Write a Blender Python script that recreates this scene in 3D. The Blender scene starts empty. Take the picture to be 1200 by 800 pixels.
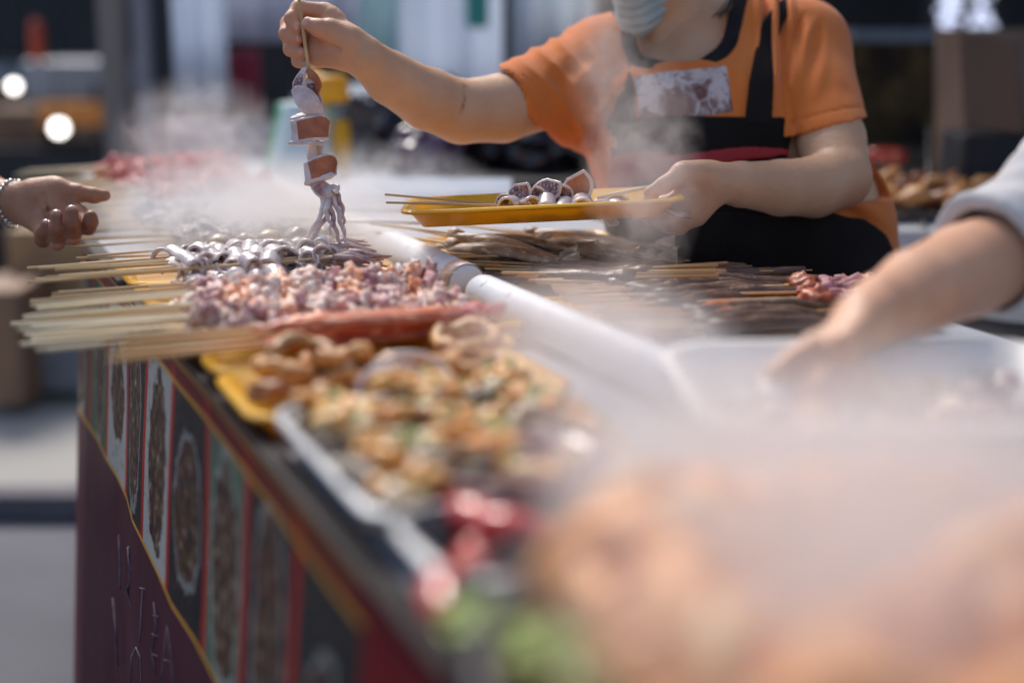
import bpy, bmesh, math, random
import numpy as np
from mathutils import Vector, Matrix, noise
random.seed(7)
S = bpy.context.scene
COL = S.collection
# ------------------------------------------------------------------ camera, sky, sun, exposure
FPX = 1667.0; YAW = math.radians(22.9); PIT = math.radians(12.87); CAM = Vector((0, 0, 1.29))
cF = Vector((math.sin(YAW)*math.cos(PIT), math.cos(YAW)*math.cos(PIT), -math.sin(PIT)))
cR = Vector((math.cos(YAW), -math.sin(YAW), 0)); cU = cR.cross(cF)
FH = Vector((math.sin(YAW), math.cos(YAW), 0))
cam = bpy.data.cameras.new('camera'); camo = bpy.data.objects.new('camera', cam); COL.objects.link(camo)
camo.matrix_world = Matrix(((cR.x, cU.x, -cF.x, CAM.x), (cR.y, cU.y, -cF.y, CAM.y), (cR.z, cU.z, -cF.z, CAM.z), (0, 0, 0, 1)))
cam.lens = 50; cam.sensor_width = 36; cam.clip_end = 500; cam.clip_start = 0.02
cam.dof.use_dof = True; cam.dof.focus_distance = 1.74; cam.dof.aperture_fstop = 1.4; cam.dof.aperture_blades = 0
S.camera = camo
w = bpy.data.worlds.new('World'); S.world = w; w.use_nodes = True
SUN_DIR = (FH*0.80 - cR*0.34 + Vector((0, 0, 0.95))).normalized()
sun_el = math.asin(SUN_DIR.z); sun_rot = math.atan2(SUN_DIR.x, SUN_DIR.y)
nt = w.node_tree; bg = nt.nodes['Background']; sky = nt.nodes.new('ShaderNodeTexSky')
sky.sky_type = 'NISHITA'; sky.sun_disc = False; sky.sun_elevation = sun_el; sky.sun_rotation = sun_rot
sky.dust_density = 3.0; sky.ozone_density = 1.0; sky.air_density = 1.0
nt.links.new(sky.outputs[0], bg.inputs[0]); bg.inputs[1].default_value = 0.14
sl = bpy.data.lights.new('sun', 'SUN'); sl.energy = 2.3; sl.angle = math.radians(20); sl.color = (1.0, 0.95, 0.88)
so = bpy.data.objects.new('sun', sl); COL.objects.link(so); so.rotation_euler = (-SUN_DIR).to_track_quat('-Z', 'Y').to_euler(); so.location = SUN_DIR*20
S.view_settings.view_transform = 'Standard'; S.view_settings.look = 'None'; S.view_settings.exposure = 0.33; S.view_settings.gamma = 1.0
S.cycles.use_denoising = True
try: S.cycles.denoiser = 'OPENIMAGEDENOISE'
except Exception: pass
S.cycles.max_bounces = 8; S.cycles.volume_bounces = 2; S.cycles.transparent_max_bounces = 12; S.cycles.diffuse_bounces = 3
S.cycles.volume_step_rate = 1.0; S.cycles.volume_max_steps = 96
S.cycles.sample_clamp_indirect = 6.0; S.cycles.sample_clamp_direct = 20.0

# ------------------------------------------------------------------ geometry helpers
def P(px, py, d): return CAM + (cF + cR*((px-600)/FPX) - cU*((py-400)/FPX))*d
def Z(px, py, z):
    v = cF + cR*((px-600)/FPX) - cU*((py-400)/FPX)
    return CAM + v*((z-CAM.z)/v.z)
TT = 0.955      # table top height
V3 = Vector
class MB:
    def __init__(s): s.v = []; s.f = []; s.m = []
    def add(s, vs, fs, m=0):
        o = len(s.v); s.v += [tuple(x) for x in vs]
        for f in fs: s.f.append([o+i for i in f]); s.m.append(m)
    def box(s, c, size, m=0, ax=None):
        c = V3(c); hx, hy, hz = [q/2 for q in size]
        X, Y, Zz = ax if ax else (V3((1,0,0)), V3((0,1,0)), V3((0,0,1)))
        vs = [c+X*(a*hx)+Y*(b*hy)+Zz*(e*hz) for a in (-1,1) for b in (-1,1) for e in (-1,1)]
        s.add(vs, [(0,1,3,2),(4,6,7,5),(0,4,5,1),(2,3,7,6),(0,2,6,4),(1,5,7,3)], m)
    def tube(s, path, r, n=10, m=0, flat=1.0, caps=True):
        path = [V3(p) for p in path]; k = len(path); rs = r if isinstance(r, (list, tuple)) else [r]*k
        ref = None; vs = []
        for i, p in enumerate(path):
            t = (path[min(i+1, k-1)]-path[max(i-1, 0)]).normalized()
            if ref is None: ref = t.orthogonal().normalized() if abs(t.z) > .9 else V3((0,0,1))
            u = (ref - t*ref.dot(t)).normalized(); ref = u; q = t.cross(u)
            for j in range(n):
                a = 2*math.pi*j/n; vs.append(p+u*(math.cos(a)*rs[i]*flat)+q*(math.sin(a)*rs[i]))
        fs = [(i*n+j, i*n+(j+1) % n, (i+1)*n+(j+1) % n, (i+1)*n+j) for i in range(k-1) for j in range(n)]
        if caps: fs += [tuple(range(n))[::-1], tuple((k-1)*n+j for j in range(n))]
        s.add(vs, fs, m)
    def blob(s, c, r, seed=0, amp=.2, sub=2, m=0, rot=None, freq=1.3):
        b = bmesh.new(); bmesh.ops.create_icosphere(b, subdivisions=sub, radius=1)
        r = V3(r) if not isinstance(r, (int, float)) else V3((r, r, r)); off = V3((seed*3.17, seed*1.31, seed*.77))
        vs = []
        for v in b.verts:
            p = v.co*(1+amp*(noise.noise(v.co*freq+off)*1.4+.5*noise.noise(v.co*freq*2.7+off)))
            p = V3((p.x*r.x, p.y*r.y, p.z*r.z))
            if rot: p = rot @ p
            vs.append(V3(c)+p)
        s.add(vs, [[v.index for v in f.verts] for f in b.faces], m); b.free()
    def lathe(s, prof, c=(0,0,0), n=28, m=0, ax=None):
        X, Y, Zz = ax if ax else (V3((1,0,0)), V3((0,1,0)), V3((0,0,1))); c = V3(c); vs = []
        for (r, z) in prof:
            for j in range(n):
                a = 2*math.pi*j/n; vs.append(c+X*(r*math.cos(a))+Y*(r*math.sin(a))+Zz*z)
        k = len(prof)
        s.add(vs, [(i*n+j, i*n+(j+1) % n, (i+1)*n+(j+1) % n, (i+1)*n+j) for i in range(k-1) for j in range(n)], m)
    def strip(s, path, wv, wid, th, skin=0, flesh=1, cup=0.0):
        """folded band: skin colour on one face, pale flesh on rims, ends and back"""
        path = [V3(p) for p in path]; k = len(path); us = (-1, -.82, -.45, 0, .45, .82, 1); vs = []
        wv = [V3(x).normalized() for x in wv] if isinstance(wv, list) else [V3(wv).normalized()]*k
        ws = wid if isinstance(wid, list) else [wid]*k
        n_ = max(10, k); P_, W_, S_ = [], [], []
        for i in range(n_+1):
            x = i/n_*(k-1); a = min(int(x), k-2); f_ = x-a
            p0, p1, p2, p3 = path[max(a-1,0)], path[a], path[a+1], path[min(a+2,k-1)]
            P_.append(.5*((2*p1)+(p2-p0)*f_+(2*p0-5*p1+4*p2-p3)*f_*f_+(3*p1-p0-3*p2+p3)*f_**3)); W_.append(wv[a].lerp(wv[a+1], f_)); S_.append(ws[a]+(ws[a+1]-ws[a])*f_)
        path, wv, ws, k = P_, W_, S_, n_+1
        for i in range(k):
            t = (path[min(i+1, k-1)]-path[max(i-1, 0)]).normalized(); wd = (wv[i]-t*wv[i].dot(t)).normalized(); n = t.cross(wd)
            for sgn in (1, -1):
                for u in us:
                    tt = th/2*(1.25 if abs(u) == .82 else (.7 if abs(u) == 1 else 1))
                    vs.append(path[i]+wd*(u*ws[i])+n*(sgn*tt+cup*u*u))
        q = len(us); fs = []; ms = []
        for i in range(k-1):
            a, b = i*2*q, (i+1)*2*q
            for j in range(q-1):
                fs.append((a+j, a+j+1, b+j+1, b+j)); ms.append(skin if 0 < j < q-2 and 1 < i < k-2 else flesh)
                fs.append((a+q+j, b+q+j, b+q+j+1, a+q+j+1)); ms.append(flesh)
            fs.append((a, b, b+q, a+q)); ms.append(flesh)
            fs.append((a+q-1, a+2*q-1, b+2*q-1, b+q-1)); ms.append(flesh)
        for a, rev in ((0, 0), ((k-1)*2*q, 1)):
            for j in range(q-1):
                f = (a+j, a+q+j, a+q+j+1, a+j+1); fs.append(f[::-1] if rev else f); ms.append(flesh)
        o = len(s.v); s.v += [tuple(x) for x in vs]
        for f, m in zip(fs, ms): s.f.append([o+i for i in f]); s.m.append(m)
    def arrays(s, V, Fc, m=0):
        o = len(s.v); s.v += [tuple(x) for x in V.tolist()]
        ms = m if hasattr(m, '__len__') else [m]*len(Fc)
        for f, mm in zip((Fc+o).tolist(), ms): s.f.append(f); s.m.append(int(mm))
    def build(s, name, mats, parent=None, loc=None, smooth=True, sub=0, bevel=0):
        me = bpy.data.meshes.new(name)
        base = V3((0,0,0))
        if loc is None and parent is None:
            a = np.array(s.v); base = V3(((a[:,0].min()+a[:,0].max())/2, (a[:,1].min()+a[:,1].max())/2, a[:,2].min()))
        if loc is not None: base = V3(loc)
        elif parent is not None: base = V3(parent.get('_w', (0,0,0)))
        me.from_pydata([(a-base.x, b-base.y, c-base.z) for a, b, c in s.v], [], s.f)
        for mt in (mats if isinstance(mats, (list, tuple)) else [mats]): me.materials.append(mt)
        if any(s.m): me.polygons.foreach_set('material_index', s.m)
        me.polygons.foreach_set('use_smooth', [smooth]*len(me.polygons)); me.update()
        o = bpy.data.objects.new(name, me); COL.objects.link(o)
        if parent is not None: o.parent = parent; o['_w'] = tuple(base)
        if parent is None: o.location = base; o['_w'] = tuple(base)
        if loc is not None and parent is not None: o.location = base - V3(parent.get('_w', (0,0,0)))
        if bevel:
            md = o.modifiers.new('bevel', 'BEVEL'); md.width = bevel; md.segments = 2; md.limit_method = 'ANGLE'
        if sub:
            md = o.modifiers.new('subdivision', 'SUBSURF'); md.levels = md.render_levels = sub
        return o
def tag(o, label=None, cat=None, group=None, kind=None):
    if label: o['label'] = label
    if cat: o['category'] = cat
    if group: o['group'] = group
    if kind: o['kind'] = kind
    return o
def root(name, loc, label, cat, group=None, rz=0):
    o = bpy.data.objects.new(name, None); COL.objects.link(o); o.location = loc; o.rotation_euler = (0, 0, rz)
    o.empty_display_size = .02; o['_w'] = tuple(V3(loc)); return tag(o, label, cat, group)
def copy_tree(o, parent=None):
    c = o.copy(); COL.objects.link(c)
    if parent is not None: c.parent = parent; c.matrix_parent_inverse = o.matrix_parent_inverse
    for ch in KIDS.get(o.name, []): copy_tree(ch, c)
    return c
KIDS = {}
def register(o):
    ch = [x for x in list(o.children)]; KIDS[o.name] = ch
    for c in ch: register(c)

# ---- signed distance fields meshed with surface nets (used for bodies, clothes and soft shapes)
class Fld:
    def __init__(s, lo, hi, h):
        s.h = h; s.lo = np.array(lo, float); n = np.ceil((np.array(hi)-s.lo)/h).astype(int)+1; s.n = n
        s.F = np.full(tuple(n), .06, np.float32)
        s.ax = [np.float32(s.lo[i]+h*np.arange(n[i])) for i in range(3)]
    def sl(s, lo, hi):
        a = np.clip(np.floor((np.array(lo)-s.lo)/s.h).astype(int), 0, s.n); b = np.clip(np.ceil((np.array(hi)-s.lo)/s.h).astype(int)+1, 0, s.n)
        return tuple(slice(a[i], b[i]) for i in range(3))
    def dist(s, sl, p0, p1, r0, r1, u=None):
        X = s.ax[0][sl[0]][:, None, None]; Y = s.ax[1][sl[1]][None, :, None]; Zz = s.ax[2][sl[2]][None, None, :]
        p0 = np.array(p0, float); p1 = np.array(p1, float); d = p1-p0; L = np.linalg.norm(d)
        if L < 1e-6: d = np.array([0,0,1.]); L = 1e-6
        t = d/L; u = np.array(u if u is not None else (0.3,0.2,1.) if abs(t[2]) < .9 else (1.,0,0), float); u = u-t*u.dot(t); u /= np.linalg.norm(u); v = np.cross(t, u)
        x, y, z = X-p0[0], Y-p0[1], Zz-p0[2]
        w_ = x*t[0]+y*t[1]+z*t[2]; q = np.clip(w_/L, 0, 1); ov = w_-q*L
        a0, b0 = r0 if isinstance(r0, (tuple, list)) else (r0, r0); a1, b1 = r1 if isinstance(r1, (tuple, list)) else (r1, r1)
        a = a0+(a1-a0)*q; b = b0+(b1-b0)*q; mn = np.minimum(a, b)
        U = (x*u[0]+y*u[1]+z*u[2])/a; W = (x*v[0]+y*v[1]+z*v[2])/b
        return (np.sqrt(U*U+W*W+(ov/mn)**2)-1)*mn
    def prim(s, p0, p1, r0, r1=None, k=.01, u=None, op='+'):
        if r1 is None: r1 = r0
        R = max(np.max(r0), np.max(r1))+k+3*s.h
        sl = s.sl(np.minimum(np.array(p0), np.array(p1))-R, np.maximum(np.array(p0), np.array(p1))+R)
        if any(q.stop <= q.start for q in sl): return
        d = s.dist(sl, p0, p1, r0, r1, u).astype(np.float32); A = s.F[sl]
        if op == '+':
            h = np.clip(.5+.5*(A-d)/k, 0, 1); s.F[sl] = A+(d-A)*h-k*h*(1-h)
        else:
            d = -d; h = np.clip(.5-.5*(A-d)/k, 0, 1); s.F[sl] = A+(d-A)*h+k*h*(1-h)
    def chain(s, pts, rs, k=.01, kin=.006, u=None):
        for i in range(len(pts)-1): s.prim(pts[i], pts[i+1], rs[i], rs[i+1], k if i == 0 else kin, u)
    def plane(s, p, n, lo=None, hi=None, k=.0):
        """cut away everything on the +n side (inside lo..hi)"""
        sl = s.sl(lo if lo is not None else s.lo, hi if hi is not None else s.lo+s.h*s.n)
        X = s.ax[0][sl[0]][:, None, None]; Y = s.ax[1][sl[1]][None, :, None]; Zz = s.ax[2][sl[2]][None, None, :]
        d = (X-p[0])*n[0]+(Y-p[1])*n[1]+(Zz-p[2])*n[2]; s.F[sl] = np.maximum(s.F[sl], d)
    def coords(s): return s.ax[0][:, None, None], s.ax[1][None, :, None], s.ax[2][None, None, :]
    def mesh(s):
        F = s.F; F[0] = F[-1] = .06; F[:, 0] = F[:, -1] = .06; F[:, :, 0] = F[:, :, -1] = .06
        I = F < 0; nx, ny, nz = F.shape
        c = np.zeros((nx-1, ny-1, nz-1), np.int8)
        for a in (0, 1):
            for b in (0, 1):
                for e in (0, 1): c += I[a:nx-1+a, b:ny-1+b, e:nz-1+e]
        act = np.argwhere((c > 0) & (c < 8)); idx = np.full(c.shape, -1, np.int64); idx[tuple(act.T)] = np.arange(len(act))
        acc = np.zeros((len(act), 3)); cnt = np.zeros(len(act))
        for axis in range(3):
            o1, o2 = [q for q in range(3) if q != axis]
            for a in (0, 1):
                for b in (0, 1):
                    p = act.copy(); p[:, o1] += a; p[:, o2] += b; q = p.copy(); q[:, axis] += 1
                    fa = F[tuple(p.T)].astype(float); fb = F[tuple(q.T)].astype(float); m = (fa < 0) != (fb < 0)
                    t = np.where(m, fa/np.where(m, fa-fb, 1), 0); r = p.astype(float); r[:, axis] += t
                    acc[m] += r[m]; cnt[m] += 1
        V = s.lo+s.h*acc/cnt[:, None]; quads = []
        for axis in range(3):
            o1, o2 = (axis+1) % 3, (axis+2) % 3
            sa = [slice(None)]*3; sb = [slice(None)]*3; sa[axis] = slice(0, -1); sb[axis] = slice(1, None)
            A = I[tuple(sa)]; B = I[tuple(sb)]
            for flag, mask in ((0, A & ~B), (1, ~A & B)):
                e = np.argwhere(mask)
                if not len(e): continue
                ok = (e[:, o1] > 0) & (e[:, o2] > 0) & (e[:, o1] < F.shape[o1]-1) & (e[:, o2] < F.shape[o2]-1); e = e[ok]
                g = []
                for (a, b) in ((0, 0), (-1, 0), (-1, -1), (0, -1)):
                    p = e.copy(); p[:, o1] += a; p[:, o2] += b; g.append(idx[tuple(p.T)])
                g = np.stack(g, 1)
                quads.append(g if flag == 0 else g[:, ::-1])
        Q = np.concatenate(quads)
        return V, Q

# ------------------------------------------------------------------ materials
def nd(t, kind, **kw):
    n = t.nodes.new(kind)
    for k_, v_ in kw.items(): setattr(n, k_, v_)
    return n
def math_(t, op, a, b=None, c=None, clamp=False):
    n = nd(t, 'ShaderNodeMath', operation=op, use_clamp=clamp)
    for i, x in enumerate((a, b, c)):
        if x is None: continue
        if isinstance(x, (int, float)): n.inputs[i].default_value = x
        else: t.links.new(x, n.inputs[i])
    return n.outputs[0]
def mixc(t, f, a, b):
    n = nd(t, 'ShaderNodeMix', data_type='RGBA')
    for i, x in ((0, f), (6, a), (7, b)):
        if isinstance(x, (int, float)): n.inputs[i].default_value = x
        elif isinstance(x, (tuple, list)): n.inputs[i].default_value = tuple(x)[:3]+(1,)
        else: t.links.new(x, n.inputs[i])
    return n.outputs[2]
def pm(name, c1, c2=None, scale=20, rough=.5, bump=0., bscale=None, c3=None, coat=0., metal=0., sss=0., sssr=(.01,.004,.002), trans=0., spec=.5, emit=None, es=0., stretch=None, rvar=0., alpha=1., hsv=0., post=None, sheen=0., detail=6, lo=.35, hi=.65):
    m = bpy.data.materials.new(name); m.use_nodes = True; t = m.node_tree; b = t.nodes['Principled BSDF']; L = t.links.new
    tc = nd(t, 'ShaderNodeTexCoord'); oi = nd(t, 'ShaderNodeObjectInfo')
    ad = nd(t, 'ShaderNodeVectorMath', operation='MULTIPLY_ADD'); L(oi.outputs['Random'], ad.inputs[0]); ad.inputs[1].default_value = (7, 11, 5); L(tc.outputs['Object'], ad.inputs[2])
    vec = ad.outputs[0]
    if stretch:
        mp = nd(t, 'ShaderNodeMapping'); mp.inputs['Scale'].default_value = stretch; L(vec, mp.inputs[0]); vec = mp.outputs[0]
    col = None
    if c2 is not None:
        n = nd(t, 'ShaderNodeTexNoise'); n.inputs['Scale'].default_value = scale; n.inputs['Detail'].default_value = detail; L(vec, n.inputs['Vector'])
        mr = nd(t, 'ShaderNodeMapRange'); mr.inputs[1].default_value = lo; mr.inputs[2].default_value = hi; L(n.outputs[0], mr.inputs[0])
        col = mixc(t, mr.outputs[0], c1, c2)
        if c3 is not None:
            n2 = nd(t, 'ShaderNodeTexNoise'); n2.inputs['Scale'].default_value = scale*2.3; n2.inputs['Detail'].default_value = 4
            o2 = nd(t, 'ShaderNodeVectorMath', operation='ADD'); o2.inputs[1].default_value = (3.3, 1.7, 9.1); L(vec, o2.inputs[0]); L(o2.outputs[0], n2.inputs['Vector'])
            mr2 = nd(t, 'ShaderNodeMapRange'); mr2.inputs[1].default_value = .52; mr2.inputs[2].default_value = .66; L(n2.outputs[0], mr2.inputs[0])
            col = mixc(t, mr2.outputs[0], col, c3)
        if rvar:
            L(math_(t, 'MULTIPLY_ADD', n.outputs[0], rvar, rough-rvar/2, clamp=True), b.inputs['Roughness'])
    if hsv:
        h_ = nd(t, 'ShaderNodeHueSaturation'); L(math_(t, 'MULTIPLY_ADD', oi.outputs['Random'], hsv*2, 1-hsv), h_.inputs['Value'])
        if col is not None: L(col, h_.inputs['Color'])
        else: h_.inputs['Color'].default_value = tuple(c1)+(1,)
        col = h_.outputs[0]
    if post: col = post(t, col if col is not None else tuple(c1))
    if col is not None and not isinstance(col, tuple): L(col, b.inputs['Base Color'])
    else: b.inputs['Base Color'].default_value = tuple(c1)+(1,)
    if not (rvar and c2 is not None): b.inputs['Roughness'].default_value = rough
    b.inputs['Metallic'].default_value = metal; b.inputs['Coat Weight'].default_value = coat; b.inputs['Coat Roughness'].default_value = .08
    b.inputs['Specular IOR Level'].default_value = spec; b.inputs['Transmission Weight'].default_value = trans
    if sheen: b.inputs['Sheen Weight'].default_value = sheen
    if sss: b.inputs['Subsurface Weight'].default_value = sss; b.inputs['Subsurface Radius'].default_value = sssr; b.inputs['Subsurface Scale'].default_value = 1.0
    if emit: b.inputs['Emission Color'].default_value = tuple(emit)+(1,); b.inputs['Emission Strength'].default_value = es
    if bump:
        n3 = nd(t, 'ShaderNodeTexNoise'); n3.inputs['Scale'].default_value = bscale or scale*3; n3.inputs['Detail'].default_value = 5; L(vec, n3.inputs['Vector'])
        bp = nd(t, 'ShaderNodeBump'); bp.inputs['Strength'].default_value = min(1., bump); bp.inputs['Distance'].default_value = .004; L(n3.outputs[0], bp.inputs['Height']); L(bp.outputs[0], b.inputs['Normal'])
    return m
def smask(t, c, r, soft=.3):
    """soft ball-shaped mark fixed on the thing (object coordinates equal world for bodies)"""
    g = nd(t, 'ShaderNodeTexCoord'); s_ = nd(t, 'ShaderNodeVectorMath', operation='DISTANCE'); t.links.new(g.outputs['Object'], s_.inputs[0]); s_.inputs[1].default_value = tuple(c)
    mr = nd(t, 'ShaderNodeMapRange'); mr.inputs[1].default_value = r; mr.inputs[2].default_value = r*(1-soft); t.links.new(s_.outputs['Value'], mr.inputs[0]); return mr.outputs[0]
M = {}
M['concrete'] = pm('concrete', (.30,.30,.31), (.20,.20,.21), 1.5, .85, .3, 40)
M['pavement'] = pm('pavement', (.26,.26,.26), (.40,.38,.35), .9, .8, .2, 30)
M['kerb'] = pm('kerb', (.10,.09,.11), (.16,.15,.17), 6, .8, .2)
M['steel'] = pm('steel', (.55,.57,.60), (.42,.44,.47), 8, .32, .15, 60, metal=.75, rvar=.2)
M['counter'] = pm('counter', (.50,.54,.60), (.38,.42,.48), 7, .35, .3, 25, rvar=.2)
M['dark_metal'] = pm('dark_metal', (.035,.035,.04), (.07,.065,.07), 9, .4, .1, metal=.5)
M['yellow_plastic'] = pm('yellow_plastic', (.97,.56,.018), (.93,.49,.014), 14, .32, .05, coat=.2, sss=.05, sssr=(.02,.01,.002))
M['bamboo'] = pm('bamboo', (.72,.50,.26), (.52,.33,.15), 30, .6, .2, 120, stretch=(.12,1,1), hsv=.18)
M['bamboo_pale'] = pm('bamboo_pale', (.88,.74,.50), (.72,.56,.34), 30, .6, .2, 120, stretch=(.12,1,1), hsv=.12)
M['bamboo_dark'] = pm('bamboo_dark', (.50,.27,.10), (.66,.40,.17), 24, .45, .2, 120, stretch=(.12,1,1), hsv=.25)
M['squid_skin'] = pm('squid_skin', (.33,.17,.17), (.10,.04,.06), 130, .16, .3, 260, c3=(.5,.38,.38), coat=.22, rvar=.2)
M['squid_flesh'] = pm('squid_flesh', (.74,.66,.62), (.52,.42,.43), 60, .18, .25, 200, coat=.22, sss=.25, sssr=(.006,.004,.003))
M['squid_brown'] = pm('squid_brown', (.47,.15,.055), (.32,.085,.035), 70, .3, .5, 240, coat=.2)
M['squid_tentacle'] = pm('squid_tentacle', (.60,.38,.34), (.30,.14,.15), 90, .22, .4, 220, coat=.5, sss=.15, sssr=(.005,.003,.002))
M['octopus'] = pm('octopus', (.52,.24,.24), (.70,.52,.48), 55, .46, .5, 160, c3=(.30,.08,.10), coat=0, spec=.35, sss=.1, hsv=.2)
M['octopus_pale'] = pm('octopus_pale', (.78,.58,.48), (.62,.36,.28), 50, .46, .5, 160, c3=(.92,.88,.84), coat=0, spec=.35, sss=.15, hsv=.12)
M['octopus_dark'] = pm('octopus_dark', (.36,.12,.14), (.52,.28,.28), 60, .46, .5, 160, coat=0, spec=.35, hsv=.25)
M['prawn_pink'] = pm('prawn_pink', (.85,.34,.14), (.85,.62,.50), 40, .46, .4, 140, c3=(.8,.25,.10), coat=0, spec=.35, sss=.1, hsv=.1)
M['mushroom'] = pm('mushroom', (.20,.13,.08), (.38,.26,.15), 40, .35, .4, 120, coat=.3, hsv=.3)
M['greyfood'] = pm('greyfood', (.30,.28,.30), (.48,.46,.48), 45, .46, .5, 130, c3=(.22,.20,.23), coat=0, spec=.35, hsv=.2)
M['sausage'] = pm('sausage', (.66,.09,.035), (.42,.04,.03), 22, .25, .3, 90, c3=(.80,.26,.16), coat=.25, hsv=.15)
M['redorange'] = pm('redorange', (.78,.19,.05), (.60,.09,.03), 30, .35, .4, 90, c3=(.82,.40,.22), coat=.15, hsv=.15)
M['brownish'] = pm('brownish', (.50,.12,.05), (.30,.06,.03), 30, .4, .4, 90, c3=(.62,.26,.14), coat=.1, hsv=.15)
M['redmeat'] = pm('redmeat', (.62,.09,.09), (.42,.04,.05), 30, .46, .4, 90, c3=(.75,.30,.28), coat=0, spec=.35, hsv=.2)
M['driedfish'] = pm('driedfish', (.50,.36,.24), (.26,.17,.10), 70, .45, .6, 150, c3=(.66,.54,.40), stretch=(.4,1,1), coat=.15, hsv=.2)
M['eel'] = pm('eel', (.09,.045,.03), (.18,.09,.05), 45, .4, .5, 120, coat=.1, hsv=.2)
M['fried'] = pm('fried', (.62,.27,.07), (.38,.13,.03), 45, .4, .7, 130, c3=(.78,.48,.20), hsv=.2)
M['fried_dark'] = pm('fried_dark', (.45,.17,.06), (.20,.06,.03), 40, .4, .7, 130, c3=(.62,.32,.14), hsv=.3)
M['shell'] = pm('shell', (.07,.05,.04), (.20,.14,.10), 60, .4, .5, 140, hsv=.2)
M['topping'] = pm('topping', (.88,.82,.68), (.86,.50,.12), 45, .4, .7, 150, c3=(.55,.16,.02), coat=.2, hsv=.1)
M['topping_orange'] = pm('topping_orange', (.80,.25,.015), (.88,.50,.12), 50, .35, .7, 150, c3=(.50,.12,.02), coat=.3, hsv=.15)
M['scallion'] = pm('scallion', (.16,.30,.05), (.42,.52,.18), 90, .4, .2, hsv=.2)
M['greens'] = pm('greens', (.14,.24,.025), (.30,.40,.07), 60, .4, .3, hsv=.2)
M['chilli'] = pm('chilli', (.70,.03,.02), (.48,.015,.015), 40, .15, .1, coat=.8)
M['orange_shell'] = pm('orange_shell', (.86,.36,.09), (.66,.24,.06), 22, .45, .5, 80, c3=(.88,.62,.36), coat=.05, hsv=.15)
M['white_plastic'] = pm('white_plastic', (.80,.80,.78), (.70,.70,.69), 9, .3, .1, coat=.2)
M['tube_plastic'] = pm('tube_plastic', (.78,.80,.84), (.66,.69,.74), 14, .48, .15, 60, sss=.1, sssr=(.02,.02,.02))
M['tube_band'] = pm('tube_band', (.55,.28,.18), (.72,.60,.55), 60, .4, .1)
M['ink'] = pm('ink', (.03,.03,.035), rough=.6)
M['clear_tray'] = pm('clear_tray', (.80,.78,.75), (.72,.70,.68), 10, .42, .1)
M['black_bag'] = pm('black_bag', (.010,.010,.013), (.022,.015,.026), 12, .2, .9, 28, coat=.6)
M['purple_bag'] = pm('purple_bag', (.10,.04,.10), (.05,.02,.06), 12, .16, .9, 28, coat=.8)
M['banner_pale'] = pm('banner_pale', (.82,.88,.97), (.76,.82,.93), 2.5, .6, .2, 8)
M['banner_grey'] = pm('banner_grey', (.70,.73,.84), (.62,.65,.77), 2.0, .6, .2, 8)
M['sheet_white'] = pm('sheet_white', (.88,.92,.97), (.80,.85,.92), 2.5, .5, .3, 7)
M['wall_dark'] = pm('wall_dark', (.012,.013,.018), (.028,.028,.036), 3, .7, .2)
M['wall_mid'] = pm('wall_mid', (.20,.20,.23), (.28,.28,.31), 2, .7, .2)
M['rust'] = pm('rust', (.085,.05,.022), (.016,.012,.010), 6, .8, .4, 30, c3=(.13,.08,.03), spec=.2)
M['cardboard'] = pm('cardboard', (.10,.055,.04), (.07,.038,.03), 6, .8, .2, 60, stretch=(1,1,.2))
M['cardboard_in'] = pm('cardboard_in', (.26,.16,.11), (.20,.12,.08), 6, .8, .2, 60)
M['teal'] = pm('teal', (.05,.36,.32), rough=.5)
M['red_cloth'] = pm('red_cloth', (.34,.03,.06), (.20,.02,.04), 10, .7, .2)
M['red_paper'] = pm('red_paper', (.62,.09,.03), (.45,.05,.02), 8, .6)
M['pole_brown'] = pm('pole_brown', (.30,.24,.21), (.22,.18,.17), 6, .6, .3, stretch=(4,4,.4))
M['pole_grey'] = pm('pole_grey', (.30,.31,.37), (.22,.23,.28), 6, .5, .3, stretch=(4,4,.4))
M['orange_awning'] = pm('orange_awning', (.85,.32,.06), (.65,.22,.05), 5, .6)
M['grey_panel'] = pm('grey_panel', (.38,.40,.44), (.30,.32,.36), 3, .4, .1)
M['yellow_box'] = pm('yellow_box', (.50,.30,.14), (.36,.20,.10), 6, .6)
M['wood'] = pm('wood', (.32,.18,.10), (.20,.11,.07), 12, .6, .3, stretch=(1,1,.2))
M['green_plastic'] = pm('green_plastic', (.18,.62,.25), rough=.35)
M['jug_plastic'] = pm('jug_plastic', (.72,.86,.84), (.64,.80,.80), 8, .3, .1, sss=.1, sssr=(.02,.02,.02))
M['lamp'] = pm('lamp', (1,1,1), emit=(1,.95,.88), es=4.5)
M['neon'] = pm('neon', (.8,.8,1), emit=(.72,.78,1.0), es=.9)
M['nail'] = pm('nail', (.66,.36,.27), rough=.25, coat=.4)
M['silver'] = pm('silver', (.75,.74,.72), (.5,.48,.46), 200, .22, .1, metal=1.)

def translucent(mt, f_=.68):
    t = mt.node_tree; b = t.nodes['Principled BSDF']; out = t.nodes['Material Output']; tr = nd(t, 'ShaderNodeBsdfTranslucent'); mx_ = nd(t, 'ShaderNodeMixShader'); mx_.inputs[0].default_value = f_
    if b.inputs['Base Color'].links: t.links.new(b.inputs['Base Color'].links[0].from_socket, tr.inputs[0])
    t.links.new(b.outputs[0], mx_.inputs[1]); t.links.new(tr.outputs[0], mx_.inputs[2]); t.links.new(mx_.outputs[0], out.inputs[0])
for k_ in ('banner_pale','banner_grey','sheet_white'): translucent(M[k_])
translucent(M['yellow_plastic'], .28)
M['rubber'] = pm('rubber', (.018,.015,.017), (.03,.024,.027), 9, .7, .1, spec=.2)
M['concrete'] = pm('ground_concrete', (.14,.14,.165), (.10,.10,.12), 1.5, .85, .3, 40)
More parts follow.
